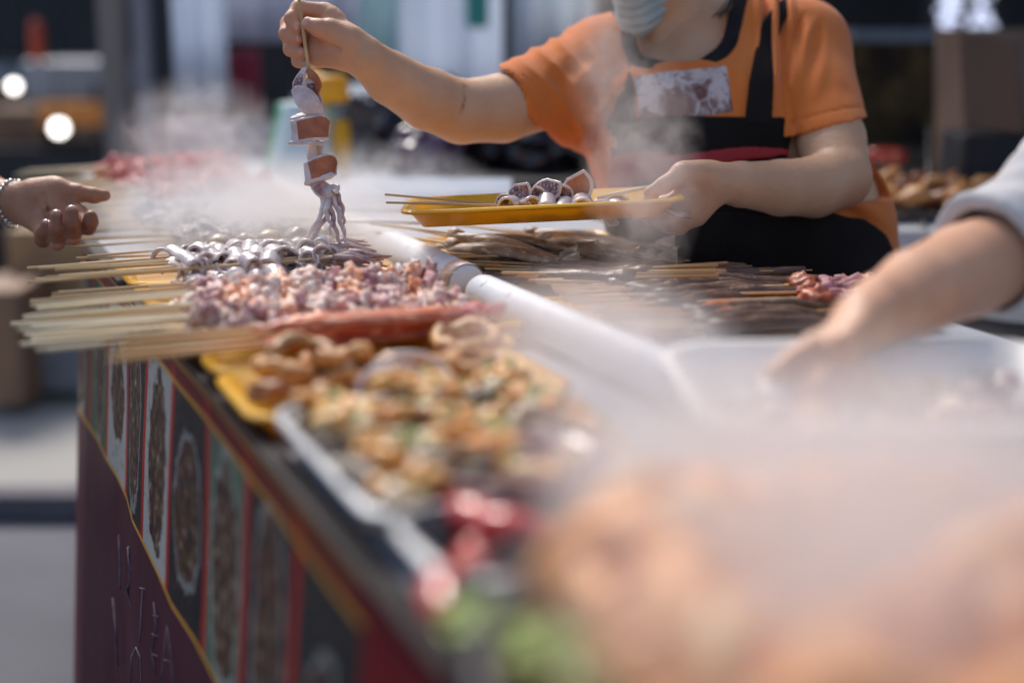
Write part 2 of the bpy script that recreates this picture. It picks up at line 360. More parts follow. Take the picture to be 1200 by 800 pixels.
# ------------------------------------------------------------------ setting: ground
def sheet(name, pts, z, mt, kind='structure'):
    m = MB(); m.add([(p.x, p.y, z) for p in pts], [tuple(range(len(pts)))]); o = m.build(name, mt, smooth=False); o['kind'] = kind; return o
def CF(a, b): return cR*a + FH*b       # ground coordinates: a to the right of the view, b ahead of it
sheet('ground', [CF(-60,-30), CF(60,-30), CF(60,90), CF(-60,90)], 0, M['concrete'])
m = MB(); kb = 3.53
m.box(CF(-8, kb+.05)+V3((0,0,.035)), (15.2, .10, .07), 0, (cR, FH, V3((0,0,1))))
o = m.build('kerb', M['kerb'], bevel=.01, smooth=False); o['kind'] = 'structure'
m = MB(); m.box(CF(-8, kb+.10+20)+V3((0,0,.033)), (15.2, 40, .066), 0, (cR, FH, V3((0,0,1))))
o = m.build('pavement', M['pavement'], smooth=False); o['kind'] = 'structure'

# ------------------------------------------------------------------ food stall
EX = .245; SLOPE = .08
def stall_print():
    """printed vinyl front: maroon band, row of dish photographs in red frames, plum band below"""
    m = bpy.data.materials.new('stall_print'); m.use_nodes = True; t = m.node_tree; b = t.nodes['Principled BSDF']; L = t.links.new
    tc = nd(t, 'ShaderNodeTexCoord'); sp = nd(t, 'ShaderNodeSeparateXYZ'); L(tc.outputs['Object'], sp.inputs[0]); Y, Zc = sp.outputs[1], sp.outputs[2]
    per = .172; yy = math_(t, 'DIVIDE', math_(t, 'SUBTRACT', Y, .948-5*.172), per); fr = math_(t, 'FRACT', yy); cell = math_(t, 'FLOOR', yy)
    wn = nd(t, 'ShaderNodeTexWhiteNoise', noise_dimensions='1D'); L(cell, wn.inputs['W']); rnd = wn.outputs['Value']
    v = math_(t, 'DIVIDE', math_(t, 'SUBTRACT', Zc, .684), .917-.684)
    du = math_(t, 'ABSOLUTE', math_(t, 'SUBTRACT', fr, .54)); dv = math_(t, 'ABSOLUTE', math_(t, 'SUBTRACT', v, .5))
    e = math_(t, 'SQRT', math_(t, 'ADD', math_(t, 'POWER', math_(t, 'DIVIDE', du, math_(t, 'MULTIPLY_ADD', rnd, .20, .22)), 2.), math_(t, 'POWER', math_(t, 'DIVIDE', dv, math_(t, 'MULTIPLY_ADD', math_(t, 'FRACT', math_(t, 'MULTIPLY', rnd, 7.3)), .25, .30)), 2.)))
    nz = nd(t, 'ShaderNodeTexNoise'); nz.inputs['Scale'].default_value = 45; nz.inputs['Detail'].default_value = 6; L(tc.outputs['Object'], nz.inputs[0])
    e2 = math_(t, 'ADD', e, math_(t, 'MULTIPLY_ADD', nz.outputs[0], .55, -.27))
    rp = nd(t, 'ShaderNodeValToRGB'); cr = rp.color_ramp
    for i, (p_, c_) in enumerate(((0.3,(.012,.015,.016)),(.42,(.03,.022,.02)),(.5,(.16,.03,.02)),(.55,(.04,.10,.04)),(.61,(.22,.12,.07)),(.67,(.48,.45,.40)))):
        el = cr.elements[i] if i < 2 else cr.elements.new(p_); el.position = p_; el.color = c_+(1,)
    n2 = nd(t, 'ShaderNodeTexNoise'); n2.inputs['Scale'].default_value = 70; n2.inputs['Detail'].default_value = 5
    of = nd(t, 'ShaderNodeVectorMath', operation='ADD'); cb = nd(t, 'ShaderNodeCombineXYZ'); L(math_(t, 'MULTIPLY', rnd, 9.), cb.inputs[0]); L(tc.outputs['Object'], of.inputs[0]); L(cb.outputs[0], of.inputs[1]); L(of.outputs[0], n2.inputs[0])
    L(math_(t, 'ADD', n2.outputs[0], math_(t, 'MULTIPLY_ADD', rnd, .10, -.08)), rp.inputs[0])
    ring = math_(t, 'MULTIPLY', math_(t, 'GREATER_THAN', e2, .92), math_(t, 'LESS_THAN', e2, 1.04))
    table_c = nd(t, 'ShaderNodeValToRGB'); table_c.color_ramp.interpolation = 'CONSTANT'
    cols = ((0,(.02,.024,.024)),(.3,(.03,.10,.05)),(.5,(.015,.015,.018)),(.62,(.42,.42,.40)),(.75,(.02,.02,.022)),(.88,(.10,.16,.11)))
    for i, (p_, c_) in enumerate(cols):
        el = table_c.color_ramp.elements[i] if i < 2 else table_c.color_ramp.elements.new(p_); el.position = p_; el.color = c_+(1,)
    L(rnd, table_c.inputs[0])
    ph = mixc(t, math_(t, 'LESS_THAN', e2, .92), table_c.outputs[0], rp.outputs[0]); ph = mixc(t, math_(t, 'MULTIPLY', ring, .55), ph, (.40,.42,.41))
    dark = math_(t, 'MULTIPLY', math_(t, 'GREATER_THAN', n2.outputs[0], .6), .4); ph = mixc(t, dark, ph, (.16,.05,.04))
    inph = math_(t, 'MULTIPLY', math_(t, 'GREATER_THAN', fr, .10), math_(t, 'MULTIPLY', math_(t, 'GREATER_THAN', v, 0.), math_(t, 'LESS_THAN', v, 1.)))
    inline = math_(t, 'LESS_THAN', math_(t, 'ABSOLUTE', math_(t, 'SUBTRACT', math_(t, 'ABSOLUTE', math_(t, 'SUBTRACT', v, .5)), .505)), .012)
    line2 = math_(t, 'LESS_THAN', math_(t, 'ABSOLUTE', math_(t, 'SUBTRACT', Zc, .943)), .0022)
    base = mixc(t, math_(t, 'GREATER_THAN', v, .5), (.065,.008,.022), (.19,.006,.012))
    red = mixc(t, math_(t, 'LESS_THAN', fr, .10), base, (.44,.014,.010))
    inband = math_(t, 'MULTIPLY', math_(t, 'GREATER_THAN', v, 0.), 1.)
    base = mixc(t, inband, base, red)
    c = mixc(t, inph, base, ph); c = mixc(t, inline, c, (.62,.30,.03)); c = mixc(t, line2, c, (.55,.27,.03))
    n4 = nd(t, 'ShaderNodeTexNoise'); n4.inputs['Scale'].default_value = 6; L(tc.outputs['Object'], n4.inputs[0])
    c = mixc(t, math_(t, 'MULTIPLY_ADD', n4.outputs[0], .4, -.17, clamp=True), c, (.12,.10,.11))
    c = mixc(t, math_(t, 'LESS_THAN', Y, .80), c, (.17,.004,.008)); c = mixc(t, .12, c, (.008,.003,.005)); L(c, b.inputs['Base Color']); b.inputs['Roughness'].default_value = .5; b.inputs['Specular IOR Level'].default_value = .08
    bp = nd(t, 'ShaderNodeBump'); bp.inputs['Strength'].default_value = .35; bp.inputs['Distance'].default_value = .01; L(n4.outputs[0], bp.inputs['Height']); L(bp.outputs[0], b.inputs['Normal'])
    return m
st = root('food_stall', (0,0,0), 'long street food stall with dish photographs printed along its maroon front', 'food stall')
Y0, Y1, X1 = .12, 2.30, 1.06
def pnx(z): return EX-.008-SLOPE*(.917-z) if z < .917 else EX-.008
m = MB(); zs = [.02, .2, .45, .684, .80, .917, .952]; ys = np.linspace(Y0, 2.28, 24)
vs = [(pnx(z)-(.0035*math.sin(y*9)+.002*math.sin(y*23))*(1 if z < .9 else .3), y, z) for y in ys for z in zs]; nz_ = len(zs)
fs = [(i*nz_+j, i*nz_+j+1, (i+1)*nz_+j+1, (i+1)*nz_+j) for i in range(len(ys)-1) for j in range(nz_-1)]
m.add(vs, fs); n0 = len(vs)
m.add([(x+.02, y, z) for x, y, z in vs], [f[::-1] for f in fs])
for col_ in (0, len(ys)-1):
    for j in range(nz_-1):
        a = col_*nz_+j; m.f.append([a, a+1, a+1+n0, a+n0]); m.m.append(0)
for i in range(len(ys)-1):
    for j in (0, nz_-1):
        a = i*nz_+j; m.f.append([a, a+nz_, a+nz_+n0, a+n0]); m.m.append(0)
m.build('printed_front', stall_print(), st)
m = MB(); m.box(((EX+X1)/2+.006, (Y0+Y1)/2, TT-.012), (X1-EX, Y1-Y0, .024)); m.build('countertop', M['counter'], st, bevel=.004, smooth=False)
m = MB(); m.box((EX-.002, (Y0+2.28)/2, TT+.0005), (.022, 2.28-Y0, .006)); m.build('edge_trim', M['rubber'], st, bevel=.002, smooth=False)
m = MB(); m.box((X1-.015, (Y0+Y1)/2, .47), (.02, Y1-Y0-.1, .9)); m.build('back_panel', M['steel'], st, smooth=False)
m = MB(); m.box((.65, Y0+.02, .47), (.74, .02, .9)); m.build('end_panel', pm('maroon_board', (.20,.008,.015), (.14,.006,.012), 4, .35), st, smooth=False)
for x in (EX+.035, X1-.05):
    for y in (Y0+.05, 1.2, Y1-.05):
        m = MB(); m.box((x, y, .465), (.035, .035, .93)); m.build('leg', M['dark_metal'], st, smooth=False)
ft_ = root('far_food_table', (.70,2.85,0), 'steel food table continuing beyond the far end of the printed stall', 'table')
m = MB(); m.box((.705, 2.84, TT-.012), (.71, 1.06, .024)); m.build('table_top', M['counter'], ft_, bevel=.004, smooth=False)
for x in (.38, 1.03):
    for y in (2.36, 3.32):
        m = MB(); m.box((x, y, .471), (.03, .03, .942)); m.build('leg', M['dark_metal'], ft_, smooth=False)
# brush characters on the plum band, foreshortened marks as they stand in the photograph
def Pn(px, py, off=.0035):
    v = cF + cR*((px-600)/FPX) - cU*((py-400)/FPX); e0 = EX-.008
    t = (e0-SLOPE*.917+SLOPE*CAM.z)/(v.x-SLOPE*v.z); p = CAM+v*t; p.x -= off; return p
strokes = [[(152,640),(155,680),(150,690),(157,712)], [(153,640),(153,655),(157,668)], [(166,688),(173,690)], [(170,690),(168,720),(166,752)],
  [(183,705),(186,735),(180,760),(185,790)], [(182,720),(188,722)], [(181,742),(188,745)], [(180,765),(187,768)],
  [(199,732),(196,760),(192,796)], [(199,732),(203,762),(206,798)], [(195,772),(203,774)], [(141,626),(143,660),(142,690)],
  [(156,798),(157,768),(162,758),(167,770),(168,798)], [(112,600),(116,650),(118,690)], [(134,700),(138,740),(140,780)], [(118,740),(121,780)], [(128,752),(126,790)]]
inkw = pm('ink_white', (.22,.19,.22), (.10,.07,.09), 40, .9, spec=.03)
for s_ in strokes:
    if s_[0][0] < 130: continue
    pts = [Pn(*q) for q in s_]; m = MB()
    m.tube([p_+V3((.0012,0,0)) for p_ in pts], .0017 if len(s_) > 2 else .0013, 6, flat=.8); m.build('brush_stroke', inkw, st)


# ------------------------------------------------------------------ background things
def bgaxes(): return (cR, FH, V3((0,0,1)))
def bgspan(px0, py0, px1, py1, d):
    a = P((px0+px1)/2, (py0+py1)/2, d); w_ = (px1-px0)/FPX*d; h_ = (py1-py0)/FPX*d; return a, w_, h_
def bgbox(m, px0, py0, px1, py1, d, thk, mi=0, foot=False):
    a, w_, h_ = bgspan(px0, py0, px1, py1, d); c = a+FH*(thk/2)
    if foot: top = a.z+h_/2; h_ = top-.1; c.z = .1+h_/2
    m.box(c, (w_, thk, h_), mi, bgaxes())
def bgthing(name, label, cat, mt, px0, py0, px1, py1, d, thk, foot=False, bevel=.01, group=None):
    m = MB(); bgbox(m, px0, py0, px1, py1, d, thk, 0, foot); o = m.build(name, mt, smooth=False, bevel=bevel); return tag(o, label, cat, group)
def cloth(name, label, cat, mt, px0, py0, px1, py1, d, amp=.03, n=26, seed=0, group=None, freq=16):
    """hanging sheet with folds and real thickness"""
    a = P(px0, py0, d); b = P(px1, py0, d); c = P(px0, py1, d); hz = a.z-c.z; m = MB(); vs = []
    for side in (0, 1):
        for i in range(n+1):
            for j in range(5):
                t = i/n; q = a.lerp(b, t); q = V3((q.x, q.y, a.z-hz*j/4)); f = amp*(math.sin(t*freq+seed+j*.3)+.5*math.sin(t*freq*2.3+seed*2))*(.3+.7*j/4)
                vs.append(q+FH*(f+side*.004))
    N = (n+1)*5; fs = []
    for i in range(n):
        for j in range(4):
            f = (i*5+j, i*5+j+1, (i+1)*5+j+1, (i+1)*5+j); fs += [f, tuple(x+N for x in f[::-1])]
        fs += [(i*5, (i+1)*5, (i+1)*5+N, i*5+N), (i*5+4, i*5+4+N, (i+1)*5+4+N, (i+1)*5+4)]
    for i in (0, n):
        for j in range(4): fs.append((i*5+j, i*5+j+1, i*5+j+1+N, i*5+j+N))
    m.add(vs, fs); o = m.build(name, mt); return tag(o, label, cat, group)
M['lilac'] = pm('lilac', (.42,.41,.47), (.34,.33,.39), 4, .5, .2)
# far building front across the street
bl = root('shop_building', CF(0, 9.6), 'dark shop building across the street behind the stalls', 'building')
m = MB(); m.box(CF(-.5, 10.6)+V3((0,0,2.2)), (16, 2, 4.4), 0, bgaxes()); m.build('wall', M['wall_mid'], bl, smooth=False)
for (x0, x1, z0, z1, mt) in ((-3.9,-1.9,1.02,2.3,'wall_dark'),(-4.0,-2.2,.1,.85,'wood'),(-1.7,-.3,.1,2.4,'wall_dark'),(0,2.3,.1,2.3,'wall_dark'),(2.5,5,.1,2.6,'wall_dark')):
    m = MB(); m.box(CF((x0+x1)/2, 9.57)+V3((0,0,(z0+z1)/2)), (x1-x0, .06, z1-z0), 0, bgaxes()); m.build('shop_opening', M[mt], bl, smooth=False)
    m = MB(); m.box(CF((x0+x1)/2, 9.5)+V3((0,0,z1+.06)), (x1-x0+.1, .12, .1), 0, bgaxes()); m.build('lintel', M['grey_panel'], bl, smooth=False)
# the little food kiosk at the far left
kd = 6.2
k = root('street_kiosk', P(60,400,kd).xy.to_3d(), 'grey street kiosk with an orange awning at the far left', 'kiosk')
m = MB(); bgbox(m, 26, 72, 122, 118, kd, .5); m.build('canopy_board', M['grey_panel'], k, smooth=False, bevel=.02)
m = MB(); bgbox(m, 45, 120, 122, 148, kd-.1, .3); m.build('awning', M['orange_awning'], k, smooth=False, bevel=.02)
m = MB(); bgbox(m, -60, 172, 122, 200, kd, .3, 0, True); m.build('counter', M['wall_dark'], k, smooth=False, bevel=.02)
m = MB(); bgbox(m, -20, 128, 50, 172, kd+.1, .3); m.build('food_display', M['wood'], k, smooth=False, bevel=.02)
for x in (-25, 116):
    m = MB(); bgbox(m, x, 100, x+5, 380, kd, .04, 0, True); m.build('leg', M['dark_metal'], k, smooth=False)
for (lx, ly, ld, r, lab) in ((16, 101, 5.6, .022, 'round glowing bulb at the left edge beside the grey kiosk board'), (69, 150, 5.6, .030, 'brightest glowing bulb hanging in front of the orange awning')):
    q = P(lx, ly, ld); l = root('hanging_bulb', q, lab, 'light bulb', 'glowing bulbs by the street kiosk')
    m = MB(); m.blob(q, r, 0, 0, 3); m.build('bulb', M['lamp'], l)
    m = MB(); m.tube([q+V3((0,0,r)), q+V3((0,0,r+.04))], .012, 10); m.tube([q+V3((0,0,r+.04)), q+V3((0,0,1.0))], .003, 6); m.build('cord', M['dark_metal'], l)
m = MB(); q = P(43, 48, 5.8); m.lathe([(.0,-.09),(.016,-.09),(.027,-.05),(.028,.03),(.018,.08),(.0,.085)], q, 16); tag(m.build('paper_lantern', M['red_paper']), 'narrow red paper lantern hanging above the grey kiosk board', 'lantern')
bgthing('crate_stack', 'tall brown crate stack standing behind the reaching hand', 'crates', M['yellow_box'], 10, 268, 96, 395, 4.7, .4, True)
bgthing('dark_cabinet', 'low dark cabinet at the left edge below the reaching hand', 'cabinet', M['wood'], -40, 340, 24, 420, 4.4, .35, True)
bgthing('grey_bin', 'pale grey bin standing on the pavement left of the stall', 'bin', M['wall_mid'], 34, 395, 100, 470, 4.6, .35, True)
def pole(px, w_, d, mt, label, z1=3.2):
    q = P(px, 150, d); m = MB(); h_ = w_/FPX*d
    m.box((q.x, q.y, z1/2), (h_, h_, z1), 0, bgaxes()); m.box((q.x, q.y, .03), (h_*2.2, h_*2.2, .02), 0, bgaxes()); tag(m.build('stall_pole', M[mt], smooth=False, bevel=.004), label, 'pole', 'poles behind the stall')
pole(139, 27, 4.5, 'pole_brown', 'square brown pole rising behind the left end of the stall')
pole(172, 18, 4.7, 'pole_grey', 'slim grey pole just right of the brown pole')
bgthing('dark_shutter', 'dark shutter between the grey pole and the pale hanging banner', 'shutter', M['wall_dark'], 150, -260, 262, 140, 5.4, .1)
MINT = pm('sheet_mint', (.80,.94,.93), (.72,.86,.88), 2.5, .5, .3, 7); translucent(MINT)
cloth('hanging_banner', 'pale blue banner hanging right of the grey pole', 'banner', M['banner_pale'], 186, -230, 253, 128, 4.0, .012, seed=1)
cloth('hanging_sheet', 'wide grey lavender sheet hanging high behind the raised hand', 'sheet', M['banner_grey'], 240, -260, 420, 50, 4.3, .02, seed=2)
cloth('hanging_sheet', 'pale green tinted sheet hanging above the raised forearm', 'sheet', MINT, 412, -260, 462, 95, 4.05, .012, seed=3)
cloth('hanging_sheet', 'large pale blue sheet hanging between raised arm and orange sleeve', 'sheet', M['banner_pale'], 440, -260, 596, 165, 4.15, .02, seed=5)
cloth('hanging_sheet', 'bright white sheet hanging directly behind the orange sleeve', 'sheet', M['sheet_white'], 600, -260, 700, 80, 4.0, .015, seed=8)
pole(593, 7, 3.95, 'dark_metal', 'thin dark pole between the pale blue and white sheets')
bgthing('teal_box', 'small teal box hung high on the pale blue sheet', 'box', M['teal'], 546, -40, 572, 32, 4.05, .05)
cloth('red_apron', 'dark red apron hanging from a rail under the grey sheet', 'apron', M['red_cloth'], 268, 58, 303, 140, 4.5, .02, seed=3)
bgthing('dark_locker', 'black locker standing behind the hanging red apron', 'locker', M['wall_dark'], 252, 46, 345, 142, 4.9, .4, True)
bgthing('chest_freezer', 'grey chest freezer behind the steam left of the raised squid', 'freezer', M['lilac'], 190, 148, 350, 200, 4.75, .25, True)
bgthing('chest_freezer', 'grey chest freezer under the pale blue sheet', 'freezer', M['lilac'], 345, 110, 700, 180, 4.5, .3, True)
# back table with jug and black bags
tb = root('back_table', CF(.0, 2.95), 'steel table standing behind the far end of the stall', 'table')
zt = .945
m = MB(); m.box(CF(.47, 3.52)+V3((0,0,zt-.015)), (1.3, .9, .03), 0, bgaxes()); m.build('table_top', M['dark_metal'], tb, smooth=False, bevel=.005)
for a in (-.15, 1.08):
    for b in (3.12, 3.92):
        m = MB(); m.box(CF(a, b)+V3((0,0,.457)), (.04, .04, .914), 0, bgaxes()); m.build('leg', M['dark_metal'], tb, smooth=False)
q = P(360, 238, 3.1); q.z = zt
j = root('plastic_jug', q, 'tall white and green plastic jug with a yellow lid', 'jug')
m = MB(); m.lathe([(.0,.0),(.085,.0),(.09,.012),(.073,.08),(.056,.14),(.052,.165),(.0,.165)], q, 32); m.build('jug_body', M['jug_plastic'], j)
m = MB()
for a in (math.radians(-157), math.radians(-60), math.radians(20), math.radians(100)):
    dr = (cR*math.cos(a)+FH*math.sin(a)); m.tube([q+dr*.091+V3((0,0,.012)), q+dr*.074+V3((0,0,.08)), q+dr*.058+V3((0,0,.14)), q+dr*.054+V3((0,0,.165))], .006, 8)
m.build('green_rib', M['green_plastic'], j)
m = MB(); c = q+cR*.045+V3((0,0,.166)); m.lathe([(.0,.0),(.05,.0),(.053,.01),(.05,.05),(.042,.056),(.0,.058)], c, 28); m.blob(c+V3((0,0,.062))-cR*.022, (.018,.018,.012), 0, 0, 2); m.build('lid', M['yellow_plastic'], j)
m = MB(); c = q+cR*.083-FH*.04; m.lathe([(.0,.0),(.018,.0),(.021,.08),(.016,.13),(.0,.13)], c, 20); o = m.build('sauce_bottle', M['yellow_plastic'], loc=c); tag(o, 'yellow sauce bottle standing beside the white and green jug', 'bottle')
cloth('white_towel', 'white towel hanging beside the yellow lidded jug', 'towel', M['sheet_white'], 408, 98, 436, 170, 3.35, .01, 12, 4)
rb = random.Random(5)
for i, (px, py, d, r, mt, lab) in enumerate(((440,190,3.3,(.10,.09,.07),'black_bag','shiny black plastic bag nearest the yellow lidded jug'),(505,178,3.45,(.13,.10,.085),'black_bag','largest shiny black plastic bag under the raised elbow'),
        (500,208,3.15,(.08,.07,.045),'purple_bag','small purple tinted plastic bag in front of the black bags'),(570,190,3.4,(.12,.10,.075),'black_bag','black plastic bag below the raised upper arm'),
        (630,200,3.3,(.10,.09,.06),'black_bag','flat black plastic bag beneath the orange sleeve'),(690,195,3.45,(.11,.10,.07),'black_bag','black plastic bag partly hidden by the woman in orange'))):
    r = (r[0], r[1], r[2]*1.25); q = P(px, py, d); q.z = zt+r[2]*.85; m = MB(); m.blob(q, r, i+1, .32, 4, 0, None, 2.2); m.blob(q+V3((.01,0,r[2]*.9)), (.03,.03,.03), i+3, .4, 2)
    o = m.build('plastic_bag', M[mt]); tag(o, lab, 'bag', 'plastic bags on the back table')
m = MB(); q = P(500,226,2.58); q.z = TT+.004
m.box(q+V3((0,0,.013)), (.30,.20,.024), 0, bgaxes()); m.box(q+V3((0,0,.030)), (.31,.21,.008), 0, bgaxes()); tag(m.build('foam_box', M['sheet_white'], smooth=False, bevel=.008), 'white foam box on the stall behind the held tray', 'box')
cloth('white_cloth', 'narrow white cloth strip hanging below the raised orange sleeve', 'cloth', M['sheet_white'], 672, 148, 690, 205, 3.5, .01, 8, 2)
cn = root('shade_canopy', CF(1.9,4.6), 'unseen dark roof added to shade the grill corner to the right', 'shade_canopy')  # roof and posts added out of view to keep sun off the grill corner
m = MB(); m.box(CF(2.35,4.9)+V3((0,0,2.42)), (4.1,4.4,.04), 0, bgaxes()); m.build('roof_sheet', M['wall_dark'], cn, smooth=False)
for a, b in ((4.3,2.8),(4.3,7.0),(.45,6.9)):
    m = MB(); m.box(CF(a,b)+V3((0,0,1.2)), (.05,.05,2.4), 0, bgaxes()); m.build('post', M['dark_metal'], cn, smooth=False)
# right side: grill hood, cardboard box, fried food counter, lit sign
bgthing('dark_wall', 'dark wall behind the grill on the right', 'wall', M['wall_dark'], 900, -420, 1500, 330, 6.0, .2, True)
bgthing('metal_shelf', 'grey metal shelf edge running above the rusty grill hood', 'shelf', M['pole_grey'], 1000, 36, 1140, 50, 4.2, .25)
bgthing('grill_hood', 'rusty brown grill hood stained black behind the orange sleeve', 'grill hood', M['rust'], 985, 52, 1150, 185, 4.0, .35)
ls = root('lit_sign', P(1131,10,5.4), 'glowing white blue character sign at the top right', 'sign')
m = MB()
for s_ in ([(1100,-8),(1124,-6)],[(1104,2),(1130,4)],[(1098,12),(1126,12)],[(1102,22),(1128,22)],[(1106,33),(1120,34)],[(1112,-14),(1110,34)],[(1124,-8),(1102,30)]):
    m.tube([P(a, b, 5.4) for a, b in s_], .0085, 8)
m.build('character', M['neon'], ls)
m = MB()
for s_ in ([(1138,-6),(1164,-5)],[(1151,-12),(1149,10),(1136,33)],[(1150,8),(1158,22),(1166,34)],[(1140,18),(1160,16)],[(1138,28),(1164,28)]):
    m.tube([P(a, b, 5.4) for a, b in s_], .0085, 8)
m.build('character', M['neon'], ls)
m = MB(); bgbox(m, 1088, -30, 1176, 44, 5.43, .05); m.build('backing_board', M['wall_dark'], ls, smooth=False)
q = P(1160, 150, 3.1); bx_ = root('cardboard_box', (q.x, q.y, 1.0), 'open brown cardboard box standing upright right of the grill', 'box')
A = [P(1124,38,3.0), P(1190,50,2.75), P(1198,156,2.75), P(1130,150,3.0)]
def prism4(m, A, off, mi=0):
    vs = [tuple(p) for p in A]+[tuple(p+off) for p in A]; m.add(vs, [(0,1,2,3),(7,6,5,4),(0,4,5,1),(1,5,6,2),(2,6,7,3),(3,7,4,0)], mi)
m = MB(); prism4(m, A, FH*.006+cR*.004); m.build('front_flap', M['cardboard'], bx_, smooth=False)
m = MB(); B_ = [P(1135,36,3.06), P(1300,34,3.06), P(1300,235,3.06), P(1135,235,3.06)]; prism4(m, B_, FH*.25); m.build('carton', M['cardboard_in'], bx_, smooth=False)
bgthing('dark_crate', 'black crate under the cardboard box', 'crate', M['wall_dark'], 1128, 158, 1290, 232, 2.85, .16)
gc = root('grill_counter', P(1130,300,2.7).xy.to_3d(), 'white topped grill counter to the right behind the woman', 'counter')
gz = P(1100,262,2.55).z
m = MB(); q = P(1150,262,2.55); m.box(V3((q.x,q.y,gz-.04))+FH*.35, (.62,.8,.07), 0, bgaxes()); m.build('counter_top', M['white_plastic'], gc, smooth=False, bevel=.006)
m = MB(); m.box(V3((q.x,q.y,(gz-.08)/2))+FH*.37, (.58,.7,gz-.08), 0, bgaxes()); m.build('cabinet', M['dark_metal'], gc, smooth=False)
m = MB(); m.tube([P(1082,262,2.53), P(1086,290,2.5), P(1078,300,2.5)], .006, 8); m.tube([P(1110,262,2.53), P(1098,285,2.5), P(1078,302,2.5)], .005, 8); tag(m.build('black_cable', M['dark_metal']), 'black cable dangling over the white grill counter edge', 'cable')
rb = random.Random(11)
frt = root('roasting_tray', P(1090,255,2.6), 'dark tray heaped with brown fried meat on the white grill counter', 'tray')
frt.location = V3((q.x,q.y,gz-.004))+FH*.2; frt['_w'] = tuple(frt.location); base = V3(frt.location)
m = MB(); m.box(base+V3((0,0,.008)), (.54,.34,.012), 0, bgaxes()); m.build('tray_base', M['dark_metal'], frt, smooth=False)
fp = []
for i in range(4):
    m = MB(); m.blob((0,0,0), (.03,.022,.014), i, .35, 2); o = m.build('fried_piece', M['fried_dark' if i % 2 else 'fried'], loc=(0,0,0)); fp.append(o)
for i in range(64):
    o = fp[i] if i < 4 else fp[i % 4].copy()
    if i >= 4: COL.objects.link(o)
    a, b = rb.uniform(-.25,.25), rb.uniform(-.15,.15)
    o.location = base+cR*a+FH*b+V3((0,0,.026+rb.random()*.035*(1-abs(a)*2.5))); o.rotation_euler = (rb.uniform(-.5,.5), rb.uniform(-.5,.5), rb.uniform(0,6.3))
    s_ = rb.uniform(.7,1.2); o.scale = (s_,s_,s_); tag(o, 'glazed brown fried piece heaped in the dark tray behind the woman', 'fried meat', 'fried pieces heaped on the grill counter')
for (px, py, d, L_) in ((1040,183,3.0,.085),(1037,229,2.7,.075),(1035,215,2.9,.06)):
    q = P(px, py, d); m = MB(); m.tube([q-cR*L_*.5, q-cR*L_*.25+V3((0,0,.003)), q+cR*L_*.25, q+cR*L_*.5], [.012,.017,.017,.011], 12)
    lab = {183: 'orange red sausage resting highest by the grill hood', 229: 'brightest orange sausage just behind the sleeve and counter', 215: 'short dark orange sausage between the two longer ones'}[py]
    tag(m.build('sausage', M['sausage' if py != 229 else 'orange_shell']), lab, 'sausage', 'sausages by the grill hood')
m = MB()
for py, d in ((190,3.0),(221,2.9),(237,2.7)):
    for dx in (-40, 40): m.tube([P(1037+dx,py,d-.1), P(1037+dx,py,d+.1)], .003, 6)
    m.tube([P(985,py,d), P(1090,py,d)], .004, 6); m.tube([P(985,py,d+.03), P(1090,py,d+.03)], .004, 6)
for dx in (-50, 52): m.tube([P(1037+dx,150,2.95), P(1037+dx,262,2.75)], .006, 8)
tag(m.build('wire_rack', M['dark_metal']), 'black wire rack holding orange sausages by the grill hood', 'rack')

# ------------------------------------------------------------------ trays, tube
def rrect(w_, l_, r, n=5):
    pts = []
    for cx, cy, a0 in ((w_/2-r, l_/2-r, 0), (-w_/2+r, l_/2-r, 90), (-w_/2+r, -l_/2+r, 180), (w_/2-r, -l_/2+r, 270)):
        for i in range(n+1):
            a = math.radians(a0+90*i/n); pts.append((cx+r*math.cos(a), cy+r*math.sin(a)))
    return pts
def tray(name, label, c, w_, l_, h_, mt, group=None, rz=0, flare=.016, lip=.008, th=.0022, r=.022, rimmat=None, cat='tray'):
    m = MB(); loops = [(-flare, 0), (0, h_), (lip, h_+.0005), (lip, h_-.003), (lip-.0015, h_+.002), (-th*.2, h_+.002), (-flare-th, th)]; n = None; vs = []
    for off, z in loops:
        pts = rrect(w_+2*off, l_+2*off, max(.004, r+off)); n = len(pts); vs += [(x, y, z) for x, y in pts]
    fs = []
    for k_ in range(len(loops)-1):
        for i in range(n): fs.append((k_*n+i, k_*n+(i+1) % n, (k_+1)*n+(i+1) % n, (k_+1)*n+i))
    fs.append(tuple(range(n))[::-1]); fs.append(tuple((len(loops)-1)*n+i for i in range(n)))
    m.add(vs, fs)
    if rimmat:
        for i, f in enumerate(m.f):
            if n*1 <= i < n*5: m.m[i] = 1
    o = m.build(name, [mt, rimmat] if rimmat else mt, loc=(0,0,0)); o.location = c; o.rotation_euler = (0,0,rz); return tag(o, label, cat, group)
def Yp(px, py, z=.975): return Z(px, py, z).y
def tray_between(name, label, x0, x1, ya, yb, mt, h_=.02, group='yellow serving trays along the stall', **kw):
    return tray(name, label, ((x0+x1)/2, (ya+yb)/2, TT+.002), x1-x0, abs(yb-ya)-.012, h_, mt, group, **kw)
YT = M['yellow_plastic']
yA0, yA1 = Yp(150,364), Yp(150,337); yB1 = Yp(150,309); yC1 = Yp(150,266); yD0 = Yp(150,424); yE0 = Yp(200,446)
tray_between('yellow_tray', 'yellow tray under the white scored squid skewers', .238, .55, yA0, yA1, YT)
tray_between('yellow_tray', 'yellow tray under the brown round mushroom skewers', .238, .56, yA1, yB1, YT)
tray_between('yellow_tray', 'yellow tray beneath the steaming grey skewers next to the reaching hand', .345, .56, yB1, yC1, YT)
tray_between('yellow_tray', 'yellow tray under the pink octopus chunk skewers', .240, .60, yD0, yA0, YT)
tray_between('yellow_tray', 'yellow tray under the red sausage skewers', .243, .53, yE0, yD0, YT)
yF0 = Yp(300,496)
